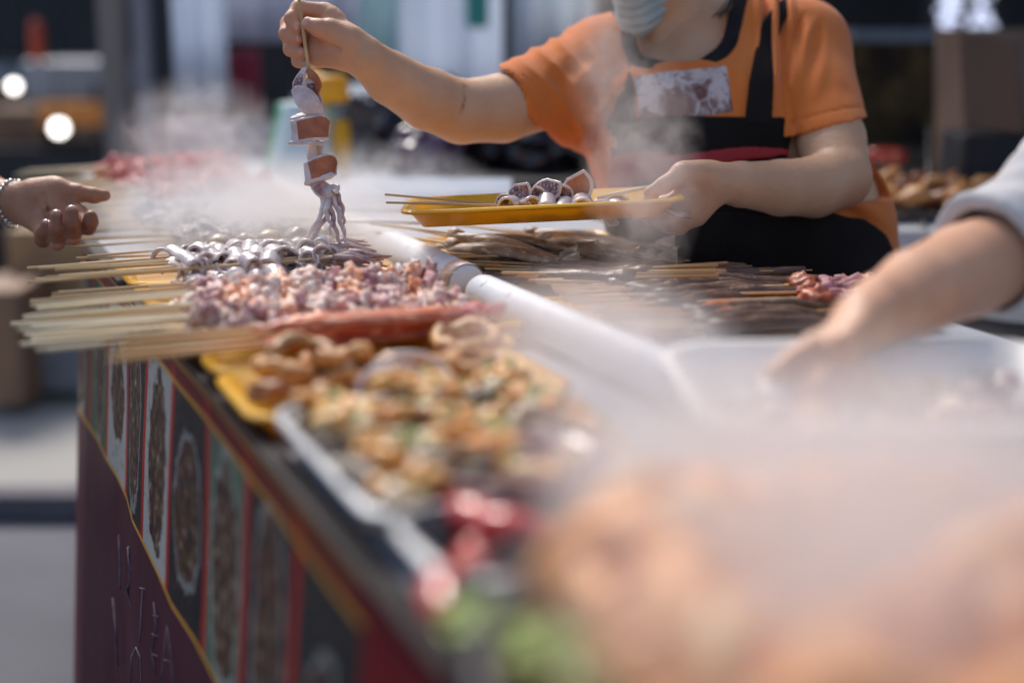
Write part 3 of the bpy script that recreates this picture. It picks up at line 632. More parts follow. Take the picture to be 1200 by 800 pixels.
tray_between('yellow_tray', 'yellow tray of fried onion rings beside the black trimmed tray', .240, .51, yF0, yE0, YT)
yR0, yR1 = Yp(290,246,.98), Yp(250,205,.98)
tray_between('yellow_tray', 'farthest yellow tray on the customer side under red meat skewers', .30, .60, yR0, yR1, YT)
yG0 = Yp(500,628)
tray('dressed_food_tray', 'dark tray with a grey rim full of dressed oysters', (.358, (yG0+yF0)/2+.0, TT+.002), .215, yF0-yG0-.014, .030, M['dark_metal'], rimmat=M['steel'], r=.03)
nb = Z(500,690,.98)
tray('black_container', 'empty black container with grey rim nearest the stall corner', (.318, nb.y+.03, TT+.002), .13, .12, .035, M['dark_metal'], rimmat=M['steel'], r=.03, flare=.01, cat='container')
# long tubes along the counter
def tube(a, b, r, label, ticks):
    t = root('plastic_tube', a, label, 'tube', 'white tubes lying along the counter'); d = (b-a).normalized(); m = MB(); L_ = (b-a).length
    n = 24; X = d.orthogonal().normalized(); Yv = d.cross(X)
    m.lathe([(0,0),(r*.86,0),(r*.97,.003),(r,.008),(r,.03),(r,L_-.01),(r*.95,L_),(0,L_)], a, 32, 0, (X, Yv, d)); m.build('tube_body', M['tube_plastic'], t)
    m = MB()
    for k_ in ticks:
        c = a+d*k_; up = (V3((0,0,1))*.75-cR*.35-FH*.5).normalized(); sd = d.cross(up).normalized()
        m.tube([c+(up*math.cos(q)+sd*math.sin(q))*(r+.0006) for q in (-.22,0,.22)], .0011, 5)
    if ticks: m.build('tick_mark', M['ink'], t)
    return t
rT = .024; zT = TT+rT+.001
a1, b1 = Z(564,343,zT), Z(800,448,zT); t1 = tube(a1, b1, rT*.93, 'nearer white tube with small black tick marks', [.03,.10,.20,.33])
a2, b2 = Z(548,333,zT), Z(300,212,zT); t2 = tube(a2, b2, rT, 'farther white tube running back under the held tray', [.03,.10,.19])
d = (b2-a2).normalized(); X = d.orthogonal().normalized(); m = MB(); m.lathe([(rT*1.0,.002),(rT*1.03,.003),(rT*1.03,.035),(rT*1.0,.036)], a2, 32, 0, (X, d.cross(X), d)); m.build('tube_band', M['tube_band'], t2)
for i, (p0, p1) in enumerate((((318,243),(492,248)),((330,256),(500,262)))):
    m = MB(); m.tube([Z(*p0, TT+.055), Z(*p1, TT+.056)], .0022, 8); tag(m.build('metal_rod', M['steel']), ('upper' if i == 0 else 'lower')+' of two thin steel rods crossing the white tube', 'rod', 'steel rods over the tube')

# ------------------------------------------------------------------ skewers
def sq_curl(m, c, R_, wdt, th, a0, a1, rot, n=9):
    pth = [V3(c)+rot @ V3((R_*math.cos(a0+(a1-a0)*i/n), 0, R_*math.sin(a0+(a1-a0)*i/n))) for i in range(n+1)]
    m.strip(pth, rot @ V3((0,1,0)), wdt, th, 0, 1, cup=0)
def make_skewer(kind, seed):
    """local: tip of the bare stick at origin, stick along +X"""
    r = random.Random(seed); R_ = root('skewer', (0,0,0), None, None); R_['_w'] = (0,0,0)
    L_ = .45 if kind == 'chunk' else .36; sm, sr = M['bamboo'], .0017
    if kind in ('chunk','redmeat'): sm, sr = M['bamboo_pale'], .0023
    if kind in ('sausage','fish','eel'): sm, sr = M['bamboo_dark'], .0018
    if kind == 'bare': L_ = .26; sr = .002
    m = MB(); m.tube([(0,0,0),(.12,r.uniform(-.0015,.0015),r.uniform(-.001,.001)),(.25,r.uniform(-.0015,.0015),0),(L_,0,0)], [sr*.95,sr,sr,sr*.35], 8); m.build('stick', sm, R_)
    if kind == 'squid':
        x = .155
        for i in range(8):
            rt = Matrix.Rotation(r.uniform(-.5,.5), 3, 'Z') @ Matrix.Rotation(r.uniform(-.5,.5), 3, 'Y') @ Matrix.Rotation(r.uniform(-.5,.5), 3, 'X')
            m = MB(); s0 = r.uniform(-.5,.3) + (math.pi if r.random() < .4 else 0)
            sq_curl(m, (x, r.uniform(-.003,.003), r.uniform(-.002,.004)), r.uniform(.009,.013), r.uniform(.009,.014), .0035, s0, s0+r.uniform(2.4,3.8), rt)
            m.build('squid_piece', [M['squid_skin'], M['squid_flesh']], R_, sub=1); x += r.uniform(.020,.026)
        m = MB()
        for k_ in range(6):
            a = r.uniform(-.6,.6); m.tube([(x-.01,0,0),(x+.012,a*.02,.004*r.random()),(x+.03,a*.04,-.004),(x+.045,a*.045+r.uniform(-.01,.01),-.006)], [.004,.003,.0022,.0008], 7)
        m.build('tentacles', M['squid_tentacle'], R_)
    elif kind == 'mushroom':
        x = .165
        for i in range(5):
            m = MB(); s_ = r.uniform(.016,.020); m.blob((x,0,.0), (s_*.95, s_, s_*.85), seed*7+i, .10, 3); m.build('mushroom_cap', M['mushroom'], R_); x += s_*1.9
    elif kind in ('chunk','redmeat'):
        x = .165
        while x < (.43 if kind == 'chunk' else .36):
            m = MB(); s_ = r.uniform(.008,.013)
            mt = M['redmeat'] if kind == 'redmeat' else M[r.choice(['octopus','octopus','octopus_pale','octopus_pale','octopus_dark','prawn_pink'])]
            if kind == 'redmeat': s_ *= 1.4
            m.blob((x, r.uniform(-.004,.004), r.uniform(-.003,.004)), (s_*r.uniform(.6,1.2), s_*r.uniform(.9,1.5), s_*r.uniform(.6,1.1)), seed*9+int(x*1000), .62, 3, freq=r.uniform(1.2,2.2), rot=Matrix.Rotation(r.uniform(-1,1), 3, 'X') @ Matrix.Rotation(r.uniform(-.6,.6), 3, 'Y')); m.build('meat_chunk', mt, R_); x += s_*1.45
    elif kind == 'grey':
        x = .15
        for i in range(6):
            m = MB(); s_ = r.uniform(.011,.015); m.blob((x,0,0), (s_*1.25, s_*r.uniform(.9,1.4), s_*r.uniform(.6,.9)), seed*5+i, .55, 3, freq=1.8); m.build('grey_morsel', M['greyfood'], R_); x += s_*2.1
    elif kind == 'sausage':
        m = MB(); pts = []; rr = []
        for i in range(15):
            t = i/14; pts.append((.13+.21*t, .002*math.sin(t*9+seed), .0015*math.sin(t*7))); rr.append(.0085*(min(1, math.sin(math.pi*min(.97,max(.03,t)))*2.2))*(1+.12*math.sin(t*40+seed)))
        m.tube(pts, [q_*(.78,.95,.68)[seed % 3] for q_ in rr], 14); m.build('sausage', M[('sausage','redorange','brownish')[seed % 3]], R_)
        m = MB(); m.blob((.345,0,0), (.012,.010,.008), seed, .3, 2); m.build('crinkled_end', M['redmeat'], R_)
    elif kind == 'fish':
        m = MB(); pts = []; rr = []
        for i in range(16):
            t = i/15; pts.append((.14+.19*t, .004*math.sin(t*4+seed), .003*math.sin(t*6+seed))); rr.append(.002+.0125*math.sin(math.pi*min(1,.08+t*.9))**.7*(1-.35*t))
        m.tube(pts, rr, 12, flat=.62); m.build('fish_body', M['driedfish'], R_)
        m = MB(); m.strip([(.325,0,0),(.338,.001,.002),(.352,.003,.004)], V3((0,.3,1)), [.004,.010,.014], .0018); m.build('tail_fin', [M['driedfish'], M['driedfish']], R_)
        m = MB(); m.blob((.142,0,0), (.014,.010,.009), seed, .15, 2); m.build('fish_head', M['driedfish'], R_)
    elif kind == 'eel':
        m = MB(); pts = []; rr = []
        for i in range(18):
            t = i/17; pts.append((.10+.25*t, .005*math.sin(t*12+seed), .003*math.sin(t*9+seed))); rr.append(.0108*(1-.45*t)+.0015*math.sin(t*30))
        m.tube(pts, rr, 12, flat=.8); m.build('eel_body', M['eel'], R_)
    elif kind == 'blueberry':
        x = .15
        for i in range(5):
            m = MB(); s_ = r.uniform(.012,.016); m.blob((x,0,0), (s_*1.2,s_*r.uniform(.8,1.2),s_*.8), seed*3+i, .5, 3, freq=1.7); m.build('dark_morsel', M['octopus_dark'] if i % 3 else M['brownish'], R_); x += s_*1.8
    register(R_); return R_
PROTO = {}; USED = set()
def skewer(kind, p, yaw, pitch, label, group, seed=0, roll=0, cat='skewer'):
    key = (kind, seed % 3)
    if key not in PROTO: PROTO[key] = make_skewer(kind, 13+seed % 3*7+len(kind))
    o = PROTO[key]
    if key in USED: o = copy_tree(o)
    USED.add(key)
    o.location = p; o.rotation_euler = (roll, -pitch, yaw); tag(o, label, cat, group); return o
r = random.Random(3)
def row(kind, n, ya, yb, tipx, zb, zr, label, group, yawj=.05, dx=.015, pitch=0., yaw0=0., cat='skewer', roll=True):
    for i in range(n):
        t = (i+.5)/n; lay = r.random()
        if kind == 'sausage': label = ('red', 'orange red', 'dark brownish red')[i % 3]+' sausage skewer with dark brown stick in the yellow tray'
        skewer(kind, (tipx+r.uniform(-dx,dx), ya+(yb-ya)*t, zb+zr*lay), yaw0+r.uniform(-yawj,yawj), pitch+r.uniform(-.02,.02), label, group, i, r.uniform(-.5,.5) if roll else 0, cat)
zb = TT+.030
tx = lambda px, py: Z(px, py, .985).x
row('squid', 13, Yp(150,364), Yp(150,336), tx(35,346)+.015, zb+.004, .024, 'scored squid skewer with silvery white curls in the yellow tray', 'squid skewers in the yellow tray', .04, .02)
row('mushroom', 5, Yp(150,331), Yp(150,314), tx(92,318), zb+.008, .006, 'brown mushroom skewer in the yellow tray beyond the squid', 'mushroom skewers', .04, .015)
row('grey', 26, Yp(150,304), Yp(150,225), tx(62,290)+.03, zb, .014, 'grey skewer under the steam behind the mushroom skewers', 'steaming grey skewers', .03, .02)
row('chunk', 19, Yp(150,418), Yp(150,374), tx(30,385), zb-.004, .026, 'pink octopus chunk skewer piled in the yellow tray', 'octopus chunk skewers', .07, .014)
row('sausage', 13, Yp(170,444), Yp(170,420), tx(150,432)-.005, zb-.002, .026, 'red sausage skewer with dark brown stick in the yellow tray', 'sausage skewers', .05, .015)
row('redmeat', 16, yR0+.03, yR1-.02, .20, zb+.002, .03, 'glossy red meat skewer at the far end of the stall', 'red meat skewers', .05, .03)
# one long squid stick bridging the trays
skewer('bare', Z(175,336,TT+.045), .02, .0, 'bare bamboo stick lying across the far rim of the squid tray', None, 0)
# server side
def aim(p0, p1, z0, z1):
    a, b = Z(*p0, z0), Z(*p1, z1); d = b-a; return a, math.atan2(d.y, d.x), math.atan2(d.z, math.hypot(d.x, d.y))
tray('yellow_tray', 'yellow tray of dried fish skewers below the held tray', (Z(610,290,.975).x, Z(610,290,.975).y, TT+.002), .30, .17, .022, YT, 'yellow serving trays along the stall', -.10)
tray('yellow_tray', 'yellow tray right of the fish with dark purple morsels', (Z(882,350,.975).x+.0, Z(882,350,.975).y, TT+.002), .13, .20, .022, YT, 'yellow serving trays along the stall', -.1)
tray('yellow_tray', 'yellow tray of dark eel skewers behind the nearer tube', (Z(690,335,.975).x, Z(690,335,.975).y, TT+.002), .26, .14, .020, YT, 'yellow serving trays along the stall', -.1)
sticks = [((430,279),(545,298),.03),((440,272),(560,292),.045),((458,263),(590,288),.05),((433,262),(560,278),.055),((470,285),(600,300),.02),((520,262),(620,272),.04),((500,270),(610,285),.035),((545,264),(640,280),.05),((530,280),(640,296),.03)]
for i, (a, b, dz) in enumerate(sticks):
    p, yw, pt = aim(a, b, TT+dz, TT+dz*.9); skewer('fish', p, yw, pt, 'dried brown fish skewer on the tray below the held tray', 'dried fish skewers', i, r.uniform(-.4,.4))
for i in range(8):
    px, py = 500+i*18+r.uniform(-8,8), 297+i*4.5; p, yw, pt = aim((px,py),(px+120,py+r.uniform(-2,6)), TT+.03+r.random()*.02, TT+.03); skewer('eel', p, yw, pt, 'dark glazed eel skewer piled behind the nearer tube', 'eel skewers', i, r.uniform(-.4,.4))
for i in range(9):
    px, py = 612+i*7+r.uniform(-8,8), 322+i*3.2; p, yw, pt = aim((px,py),(px+120,py-3+r.uniform(-5,3)), TT+.03+r.random()*.012, TT+.03); skewer('eel', p, yw, pt, 'glazed skewer with pale wooden stick behind the nearer tube', 'lower skewers behind the tube', i, r.uniform(-.4,.4))
tray('yellow_tray', 'yellow tray of glazed skewers between the nearer tube and the reaching arm', (Z(752,366,.975).x, Z(752,366,.975).y, TT+.002), .24, .13, .020, YT, 'yellow serving trays along the stall', -.1)
for i in range(12):
    px, py = 655+i*6+r.uniform(-10,10), 346+i*3.4; p, yw, pt = aim((px,py),(px+120,py-3+r.uniform(-6,3)), TT+.03+r.random()*.014, TT+.03); skewer('sausage' if i % 4 == 1 else 'eel', p, yw, pt, 'glazed skewer in the tray between the nearer tube and the reaching arm', 'skewers beside the nearer tube', i, r.uniform(-.4,.4))
for i in range(6):
    px, py = 845+r.uniform(-12,10), 308+i*3; p, yw, pt = aim((px,py),(px-120,py+r.uniform(0,10)), TT+.05+r.random()*.01, TT+.04); skewer('eel', p, yw, pt, 'eel skewer with its stick pointing right above the purple morsels', 'skewers pointing right', i, 0)
for i in range(3):
    px, py = 790+i*4, 338+i*8; p, yw, pt = aim((px,py),(px+110,py-3), TT+.03, TT+.032); skewer('blueberry', p, yw, pt, 'purple brown morsel skewer in the right yellow tray', 'purple morsel skewers', i, 0)

# ------------------------------------------------------------------ fried rings, dressed oysters
def place(o, p, rz=0, s_=1., rx=0, ry=0): o.location = p; o.rotation_euler = (rx, ry, rz); o.scale = (s_, s_, s_); return o
def oyster(seed):
    rr = random.Random(seed); R_ = root('dressed_oyster', (0,0,0), None, None); R_['_w'] = (0,0,0)
    m = MB(); m.blob((0,0,.006), (.034,.026,.010), seed, .18, 3); m.build('shell', M['shell'], R_)
    m = MB()
    for k_ in range(6): m.blob((rr.uniform(-.016,.016), rr.uniform(-.012,.012), .016+rr.random()*.006), (rr.uniform(.008,.013), rr.uniform(.007,.011), .007), seed*5+k_, .35, 2)
    m.build('creamy_topping', M['topping'], R_)
    m = MB()
    for k_ in range(6): m.blob((rr.uniform(-.02,.02), rr.uniform(-.015,.015), .022+rr.random()*.004), (rr.uniform(.006,.010),.007,.005), seed*7+k_, .4, 2)
    m.build('orange_garlic', M['topping_orange'], R_)
    m = MB()
    for k_ in range(5):
        a = rr.uniform(0,6.28); c = V3((rr.uniform(-.02,.02), rr.uniform(-.016,.016), .026+rr.random()*.003)); X = V3((math.cos(a),math.sin(a),.2)); m.tube([c-X*.003, c+X*.003], .0022, 7)
    m.build('chopped_scallion', M['scallion'], R_); register(R_); return R_
oy = [oyster(21+i) for i in range(4)]; k = 0
lab_ = 'dressed oyster with creamy orange topping and scallions in the dark tray'
for iy in range(6):
    for ix in range(3):
        x = .284+ix*.074+r.uniform(-.008,.008); y = yG0+.035+iy*((yF0-yG0-.06)/5)+r.uniform(-.006,.006)
        o = oy[k] if k < 4 else copy_tree(oy[k % 4]); k += 1
        place(o, (x, y, TT+.012+.016*r.random()), r.uniform(0,6.28), r.uniform(1.05,1.3), r.uniform(-.25,.25), r.uniform(-.25,.25)); tag(o, '%s dressed oyster in the %s of the dark tray' % (('frontmost','second','third','fourth','fifth','rearmost')[iy], ('column along the counter edge','middle column','column nearest the white tube')[ix]), 'oyster', 'dressed oysters in the dark tray')
def ring(seed):
    m = MB(); rr = random.Random(seed); n = 18; pts = [V3((.026*math.cos(2*math.pi*i/n), .026*math.sin(2*math.pi*i/n), .002*math.sin(i*1.7+seed))) for i in range(n+1)]
    m.tube(pts, [.0065*(1+.3*rr.uniform(-1,1)) for _ in range(n)]+[.0065], 9, caps=False); m.v = [tuple(V3(v)+noise.noise_vector(V3(v)*160)*.0022) for v in m.v]
    return m.build('fried_onion_ring', M['fried'], loc=(0,0,0))
rg = [ring(i) for i in range(3)]
for i in range(16):
    o = rg[i] if i < 3 else rg[i % 3].copy()
    if i >= 3: COL.objects.link(o)
    place(o, (.29+.19*((i*.618) % 1)+.0, yF0+.03+(yE0-yF0-.05)*((i*.37) % 1), TT+.016+.012*(i % 3)), r.uniform(0,6), r.uniform(.8,1.1), r.uniform(-.4,.4), r.uniform(-.3,.3)); tag(o, 'golden fried onion ring in the yellow tray before the sausages', 'onion ring', 'fried onion rings')
for (px, py, rad, lab) in ((368,449,.030,'pale white onion slice standing upright in the yellow tray'),(478,436,.032,'larger pale onion slice lying near the sausage tips')):
    c = Z(px+95 if rad < .031 else px, py+6, TT+.04); m = MB(); pts = [c+cR*(rad*math.cos(a))+V3((0,0,rad*.55*math.sin(a)))+FH*(.01*math.sin(a)) for a in np.linspace(0,2*math.pi,25)]; m.tube(pts, .0028, 8, caps=False); tag(m.build('onion_slice', M['squid_flesh']), lab, 'onion slice')
m = MB(); m.blob(Z(318,457,TT+.03), (.018,.012,.010), 3, .35, 3); tag(m.build('dark_meat_lump', M['fried_dark']), 'dark brown lump of meat at the left end of the onion ring tray', 'meat')
# ------------------------------------------------------------------ right hand basin
bc = Z(1000,398,1.022) - FH*.135
bas = tray('food_basin', 'pale plastic basin of chopped seafood under the reaching arm', (bc.x, bc.y, TT+.002), .31, .25, .064, M['clear_tray'], None, -YAW+.05, flare=.022, r=.05, lip=.012, th=.003, cat='basin')
ps = []
for i in range(5):
    m = MB()
    if i < 3: m.blob((0,0,0), (.019,.014,.009), i+40, .4, 3)
    else: m.strip([(-.016,0,0),(-.006,.001,.006),(.006,-.001,.006),(.016,0,0)], (0,1,0), .009, .003)
    ps.append(m.build('seafood_piece', [M['octopus_pale'],M['topping'],M['greyfood'],M['squid_skin'],M['squid_skin']][i] if i < 3 else [M['squid_skin'],M['squid_flesh']], loc=(0,0,0)))
ax1 = V3((math.cos(-YAW+.05), math.sin(-YAW+.05), 0)); ay1 = V3((-ax1.y, ax1.x, 0)); b0 = V3((bc.x, bc.y, TT))
for i in range(80):
    o = ps[i] if i < 5 else ps[i % 5].copy()
    if i >= 5: COL.objects.link(o)
    a, b = r.uniform(-.12,.12), r.uniform(-.09,.09)
    place(o, b0+ax1*a+ay1*b+V3((0,0,.016+.03*r.random())), r.uniform(0,6.3), r.uniform(.8,1.2), r.uniform(-.6,.6), r.uniform(-.6,.6)); tag(o, 'chopped pale seafood piece in the plastic basin', 'seafood', 'seafood pieces in the basin')
# ------------------------------------------------------------------ foreground steaming bowl of orange shellfish
fc = P(1120,775,.62); fc.z = TT+.002
bowl = root('steaming_bowl', fc, 'large dark steel bowl heaped with orange shellfish in the foreground', 'bowl')
m = MB(); m.lathe([(0,0),(.15,0),(.185,.02),(.205,.058),(.212,.06),(.212,.064),(.203,.063),(.182,.024),(.148,.006),(0,.006)], fc, 48); m.build('bowl_shell', M['dark_metal'], bowl)
m = MB()
for s_ in (-1, 1):
    dd = V3((math.cos(2.2)*s_, math.sin(2.2)*s_, 0)); sd = V3((-dd.y, dd.x, 0)); m = MB(); m.tube([fc+dd*.205+sd*.04+V3((0,0,.05)), fc+dd*.24+sd*.035+V3((0,0,.055)), fc+dd*.24-sd*.035+V3((0,0,.055)), fc+dd*.205-sd*.04+V3((0,0,.05))], .005, 8); m.build('handle', M['dark_metal'], bowl)
def prawn(seed):
    R_ = root('cooked_prawn', (0,0,0), None, None); R_['_w'] = (0,0,0); m = MB(); pts = []; rr = []
    for i in range(16):
        t = i/15; a = .3+t*3.6; q = .032*(1-.25*t); pts.append((q*math.cos(a), 0, q*math.sin(a))); rr.append((.013*(1-.65*t)+.0015*math.sin(t*45))*(.6 if i == 0 else 1))
    m.tube(pts, rr, 12, flat=1.0); m.build('shell_body', M['orange_shell'], R_)
    m = MB(); p = V3(pts[-1]); m.strip([p, p+V3((.006,0,-.010)), p+V3((.014,0,-.02))], (0,1,0), [.004,.010,.014], .0015); m.build('tail_fan', [M['orange_shell']]*2, R_)
    m = MB(); p = V3(pts[0])
    for k_ in range(5): m.tube([V3(pts[3+k_]), V3(pts[3+k_])*.55, V3(pts[3+k_])*.35+V3((0,.004*(-1)**k_,-.004))], [.0018,.0013,.0007], 5)
    for s_ in (-1, 1): m.tube([p, p+V3((.015,s_*.006,-.012)), p+V3((.02,s_*.02,-.045))], [.0012,.0009,.0005], 5)
    m.build('legs_and_feelers', M['orange_shell'], R_); register(R_); return R_
pr = [prawn(1)]
for i in range(95):
    o = pr[0] if i == 0 else copy_tree(pr[0])
    q = math.sqrt((i*.6180339) % 1)*.18; a = i*2.399; hgt = .026+.040*max(0, 1-(q/.19)**2)+(.03 if math.cos(a-2.0) > .4 and q > .08 else 0)*.6
    place(o, fc+V3((q*math.cos(a), q*math.sin(a), hgt-.006+.01*r.random())), r.uniform(0,6.3), r.uniform(1.0,1.35), r.uniform(-1.3,1.3), r.uniform(-.8,.8)); tag(o, 'orange cooked prawn heaped in the foreground bowl', 'prawn', 'cooked prawns heaped in the bowl')
m = MB(); m.lathe([(0,.066),(.06,.062),(.12,.048),(.17,.032),(.18,.026)], fc, 32); tag(m.build('sauce', M['topping_orange'], bowl), None)
def leaf(m, c, s_, a, seed):
    X = V3((math.cos(a), math.sin(a), .3)).normalized(); m.strip([c, c+X*s_*.5+V3((0,0,s_*.15)), c+X*s_], X.cross(V3((0,0,1))), [s_*.1,s_*.4,s_*.08], .0012)
for i, (px, py, z, lab) in enumerate(((588,742,1.0,'bright green coriander sprig at the left rim of the foreground bowl'),(612,765,1.005,'yellow green coriander sprig lower on the foreground bowl'),(700,790,1.02,'green coriander sprig at the bottom edge on the orange prawns'))):
    c = Z(px, py, z); m = MB(); rr = random.Random(i)
    for k_ in range(22): leaf(m, c+V3((rr.uniform(-.02,.02), rr.uniform(-.02,.02), rr.uniform(-.003,.01))), rr.uniform(.012,.022), rr.uniform(0,6.3), k_)
    for k_ in range(4): m.tube([c+V3((rr.uniform(-.02,.02),-.02,-.004)), c+V3((rr.uniform(-.01,.01),.02,.004))], .0012, 5)
    tag(m.build('coriander_sprig', [M['greens'], M['greens']]), lab, 'herb', 'coriander sprigs')
for i, (px, py, z, lab) in enumerate(((548,692,.995,'glossy red chilli nearest the black container'),(575,664,.985,'red chilli lying between the oyster tray and the bowl'),(560,600,.985,'dark red chilli touching the oyster tray corner'),(590,612,.985,'dark red chilli farthest into the steam'))):
    c = Z(px, py, z); m = MB(); a = .9+i*.4; X = V3((math.cos(a), math.sin(a), 0)); Yv = V3((-X.y, X.x, 0))
    pts = [c+X*(-.035+.07*t)+Yv*(.012*math.sin(t*2.6)) for t in np.linspace(0,1,12)]; m.tube(pts, [.009+.005*math.sin(min(1,t*1.6)*2.2)-.011*max(0,t-.4) for t in np.linspace(0,1,12)], 12)
    cp = root('red_chilli', c, lab, 'chilli', 'red chillies'); m.build('pod', M['chilli'], cp); m = MB(); m.tube([pts[0], pts[0]-X*.012+V3((0,0,.004))], [.0035,.0015], 7); m.build('stalk', M['greens'], cp)
m = MB(); c = Z(600,575,.975); m.lathe([(0,0),(.05,0),(.062,.03),(.066,.045),(.062,.046),(.055,.02),(0,.012)], c-V3((0,0,.02)), 28); m2 = m.build('sauce_bowl', pm('maroon_lacquer', (.16,.01,.02), rough=.2, coat=.6)); tag(m2, 'small maroon sauce bowl between the oyster tray and the steam', 'bowl')

# ------------------------------------------------------------------ people
def skin_mat(name, c1, c2, c3, rough=.5, sss=.05, post=None):
    m = pm(name, c1, c2, 16, rough, .24, 210, c3=None, sss=sss, sssr=(.012,.005,.003), spec=.45, rvar=.12, detail=8, lo=.3, hi=.7,
           post=post); return m
M['skin'] = skin_mat('skin', (.64,.385,.235), (.57,.31,.18), None)
M['skin_hand'] = skin_mat('skin_hand', (.66,.37,.235), (.57,.28,.17), None)
M['skin_dark'] = skin_mat('skin_dark', (.47,.235,.135), (.36,.155,.085), None, rough=.5)
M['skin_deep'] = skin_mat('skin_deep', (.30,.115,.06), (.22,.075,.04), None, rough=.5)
M['nail_dark'] = pm('nail_dark', (.50,.30,.26), rough=.2, coat=.5)
M['hair'] = pm('hair', (.012,.009,.008), (.03,.02,.016), 60, .35, .5, 120, stretch=(6,6,.5))
def bnds(pts, pad):
    a = np.array([list(p) for p in pts]); return a.min(0)-pad, a.max(0)+pad
def arm_field(joints, hand, h, extra=None):
    pts = [j_[0] for j_ in joints]+[p for ch in hand for p in ch[0]]
    lo, hi = bnds(pts, .055); f = Fld(lo, hi, h)
    for i in range(len(joints)-1):
        f.prim(joints[i][0], joints[i+1][0], joints[i][1], joints[i+1][1], k=.006, u=cU)
    for ch in hand:
        pts, rs, k0 = ch[0], ch[1], ch[2]; u = ch[3] if len(ch) > 3 else None
        f.chain(pts, rs, k=k0, kin=.004, u=u)
        if len(pts) == 4 and not isinstance(rs[0], tuple):
            for q in (1, 2): f.prim(pts[q], pts[q], rs[q]*1.02, rs[q]*1.02, k=.004)     # knuckles
    if extra: extra(f)
    return f
def add_field(m, f, regions=None, mats=None, default=0):
    V, Q = f.mesh(); ms = np.full(len(Q), default)
    if regions:
        c = V[Q].mean(1)
        for (p, rad, mi) in regions: ms[((c-np.array(list(p)))**2).sum(1) < rad*rad] = mi
    m.arrays(V, Q, 0, ) if False else m.arrays(V, Q, ms)
def skull(f, c, fwd, up, k=.02, face=True):
    """head with brow, nose, lips, chin and ears; c is the centre of the skull"""
    c = V3(c); fwd = V3(fwd).normalized(); up = V3(up).normalized(); rt = fwd.cross(up)
    f.prim(c-fwd*.015+up*.01, c+fwd*.02+up*.01, (.092,.074), (.085,.070), k, u=up)
    f.prim(c+fwd*.045-up*.02, c+fwd*.052-up*.085, (.058,.045), (.034,.030), .03, u=rt)
    f.prim(c+fwd*.035-up*.09+rt*.0, c+fwd*.068-up*.098, .028, .016, .02)
    if face:
        f.prim(c+fwd*.088+up*.004, c+fwd*.108-up*.034, .007, .011, .010); f.prim(c+fwd*.100-up*.036-rt*.010, c+fwd*.100-up*.036+rt*.010, .007, .007, .006)
        for s_ in (-1, 1):
            f.prim(c+fwd*.092+up*.022+rt*(.012*s_), c+fwd*.078+up*.022+rt*(.046*s_), .008, .006, .012)
            f.prim(c+fwd*.085+up*.004+rt*(.031*s_), c+fwd*.09+up*.004+rt*(.031*s_), .010, .008, .008, op='-')
            f.prim(c+fwd*.082+up*.003+rt*(.031*s_), c+fwd*.0835+up*.003+rt*(.031*s_), .0105, .0105, .003)
            f.prim(c+rt*(.074*s_)-fwd*.008-up*.02, c+rt*(.078*s_)-fwd*.012+up*.018, (.014,.006), (.017,.007), .006, u=fwd)
        f.prim(c+fwd*.093-up*.062-rt*.018, c+fwd*.093-up*.062+rt*.018, .006, .006, .006); f.prim(c+fwd*.092-up*.073-rt*.014, c+fwd*.092-up*.073+rt*.014, .007, .007, .006)

# ---- the woman behind the stall
GW = V3((P(880,300,2.12).x, P(880,300,2.12).y, 0))
def W(px, py, d=2.1): return P(px, py, d)
TOR = [((830,55,2.12),(830,125,2.11),(.125,.085),(.155,.108)), ((830,125,2.11),(848,195,2.10),(.155,.108),(.160,.118)), ((848,195,2.10),(884,275,2.11),(.160,.118),(.186,.138)),
       ((884,275,2.11),(908,380,2.13),(.186,.138),(.200,.150)), ((908,380,2.13),(912,470,2.15),(.200,.150),(.185,.145))]
SHL, SHR = W(706,76,2.12), W(938,58,2.11)
def torso(f, inf=0., k=.03):
    for a, b, r0, r1 in TOR: f.prim(W(*a), W(*b), (r0[0]+inf, r0[1]+inf), (r1[0]+inf, r1[1]+inf), k, u=cR)
    for s_, x in ((-1, 775), (1, 868)): f.prim(W(x,128,2.03), W(x,150,2.03), .048+inf, .05+inf, .04)     # chest
    f.prim(W(815,40,2.12), SHL, .055+inf, .052+inf, .03); f.prim(W(830,38,2.12), SHR, .058+inf, .056+inf, .03)
wm = MB()
# torso, hips, legs, shoes' ankles (coarse, under clothes)
f = Fld(*[q for q in bnds([W(680,0,2.0), W(1100,500,2.3), V3((GW.x,GW.y,.05))], .12)], .009)
torso(f, -.004)
HP = W(912,455,2.15)
FT = [V3((HP.x, HP.y, 0))-cR*.10-FH*.02, V3((HP.x, HP.y, 0))+cR*.10+FH*.03]
for s_, ft in zip((-1, 1), FT):
    hpj = HP+cR*(.09*s_)-V3((0,0,.0)); kn = V3((ft.x, ft.y, .44))-FH*.02
    f.prim(hpj, kn, .085, .055, .03); f.prim(kn, ft+V3((0,0,.09)), .056, .036, .03); f.prim(ft+V3((0,0,.05))+FH*.03, ft+V3((0,0,.035))-FH*.13, .035, .03, .02)
add_field(wm, f, default=0)
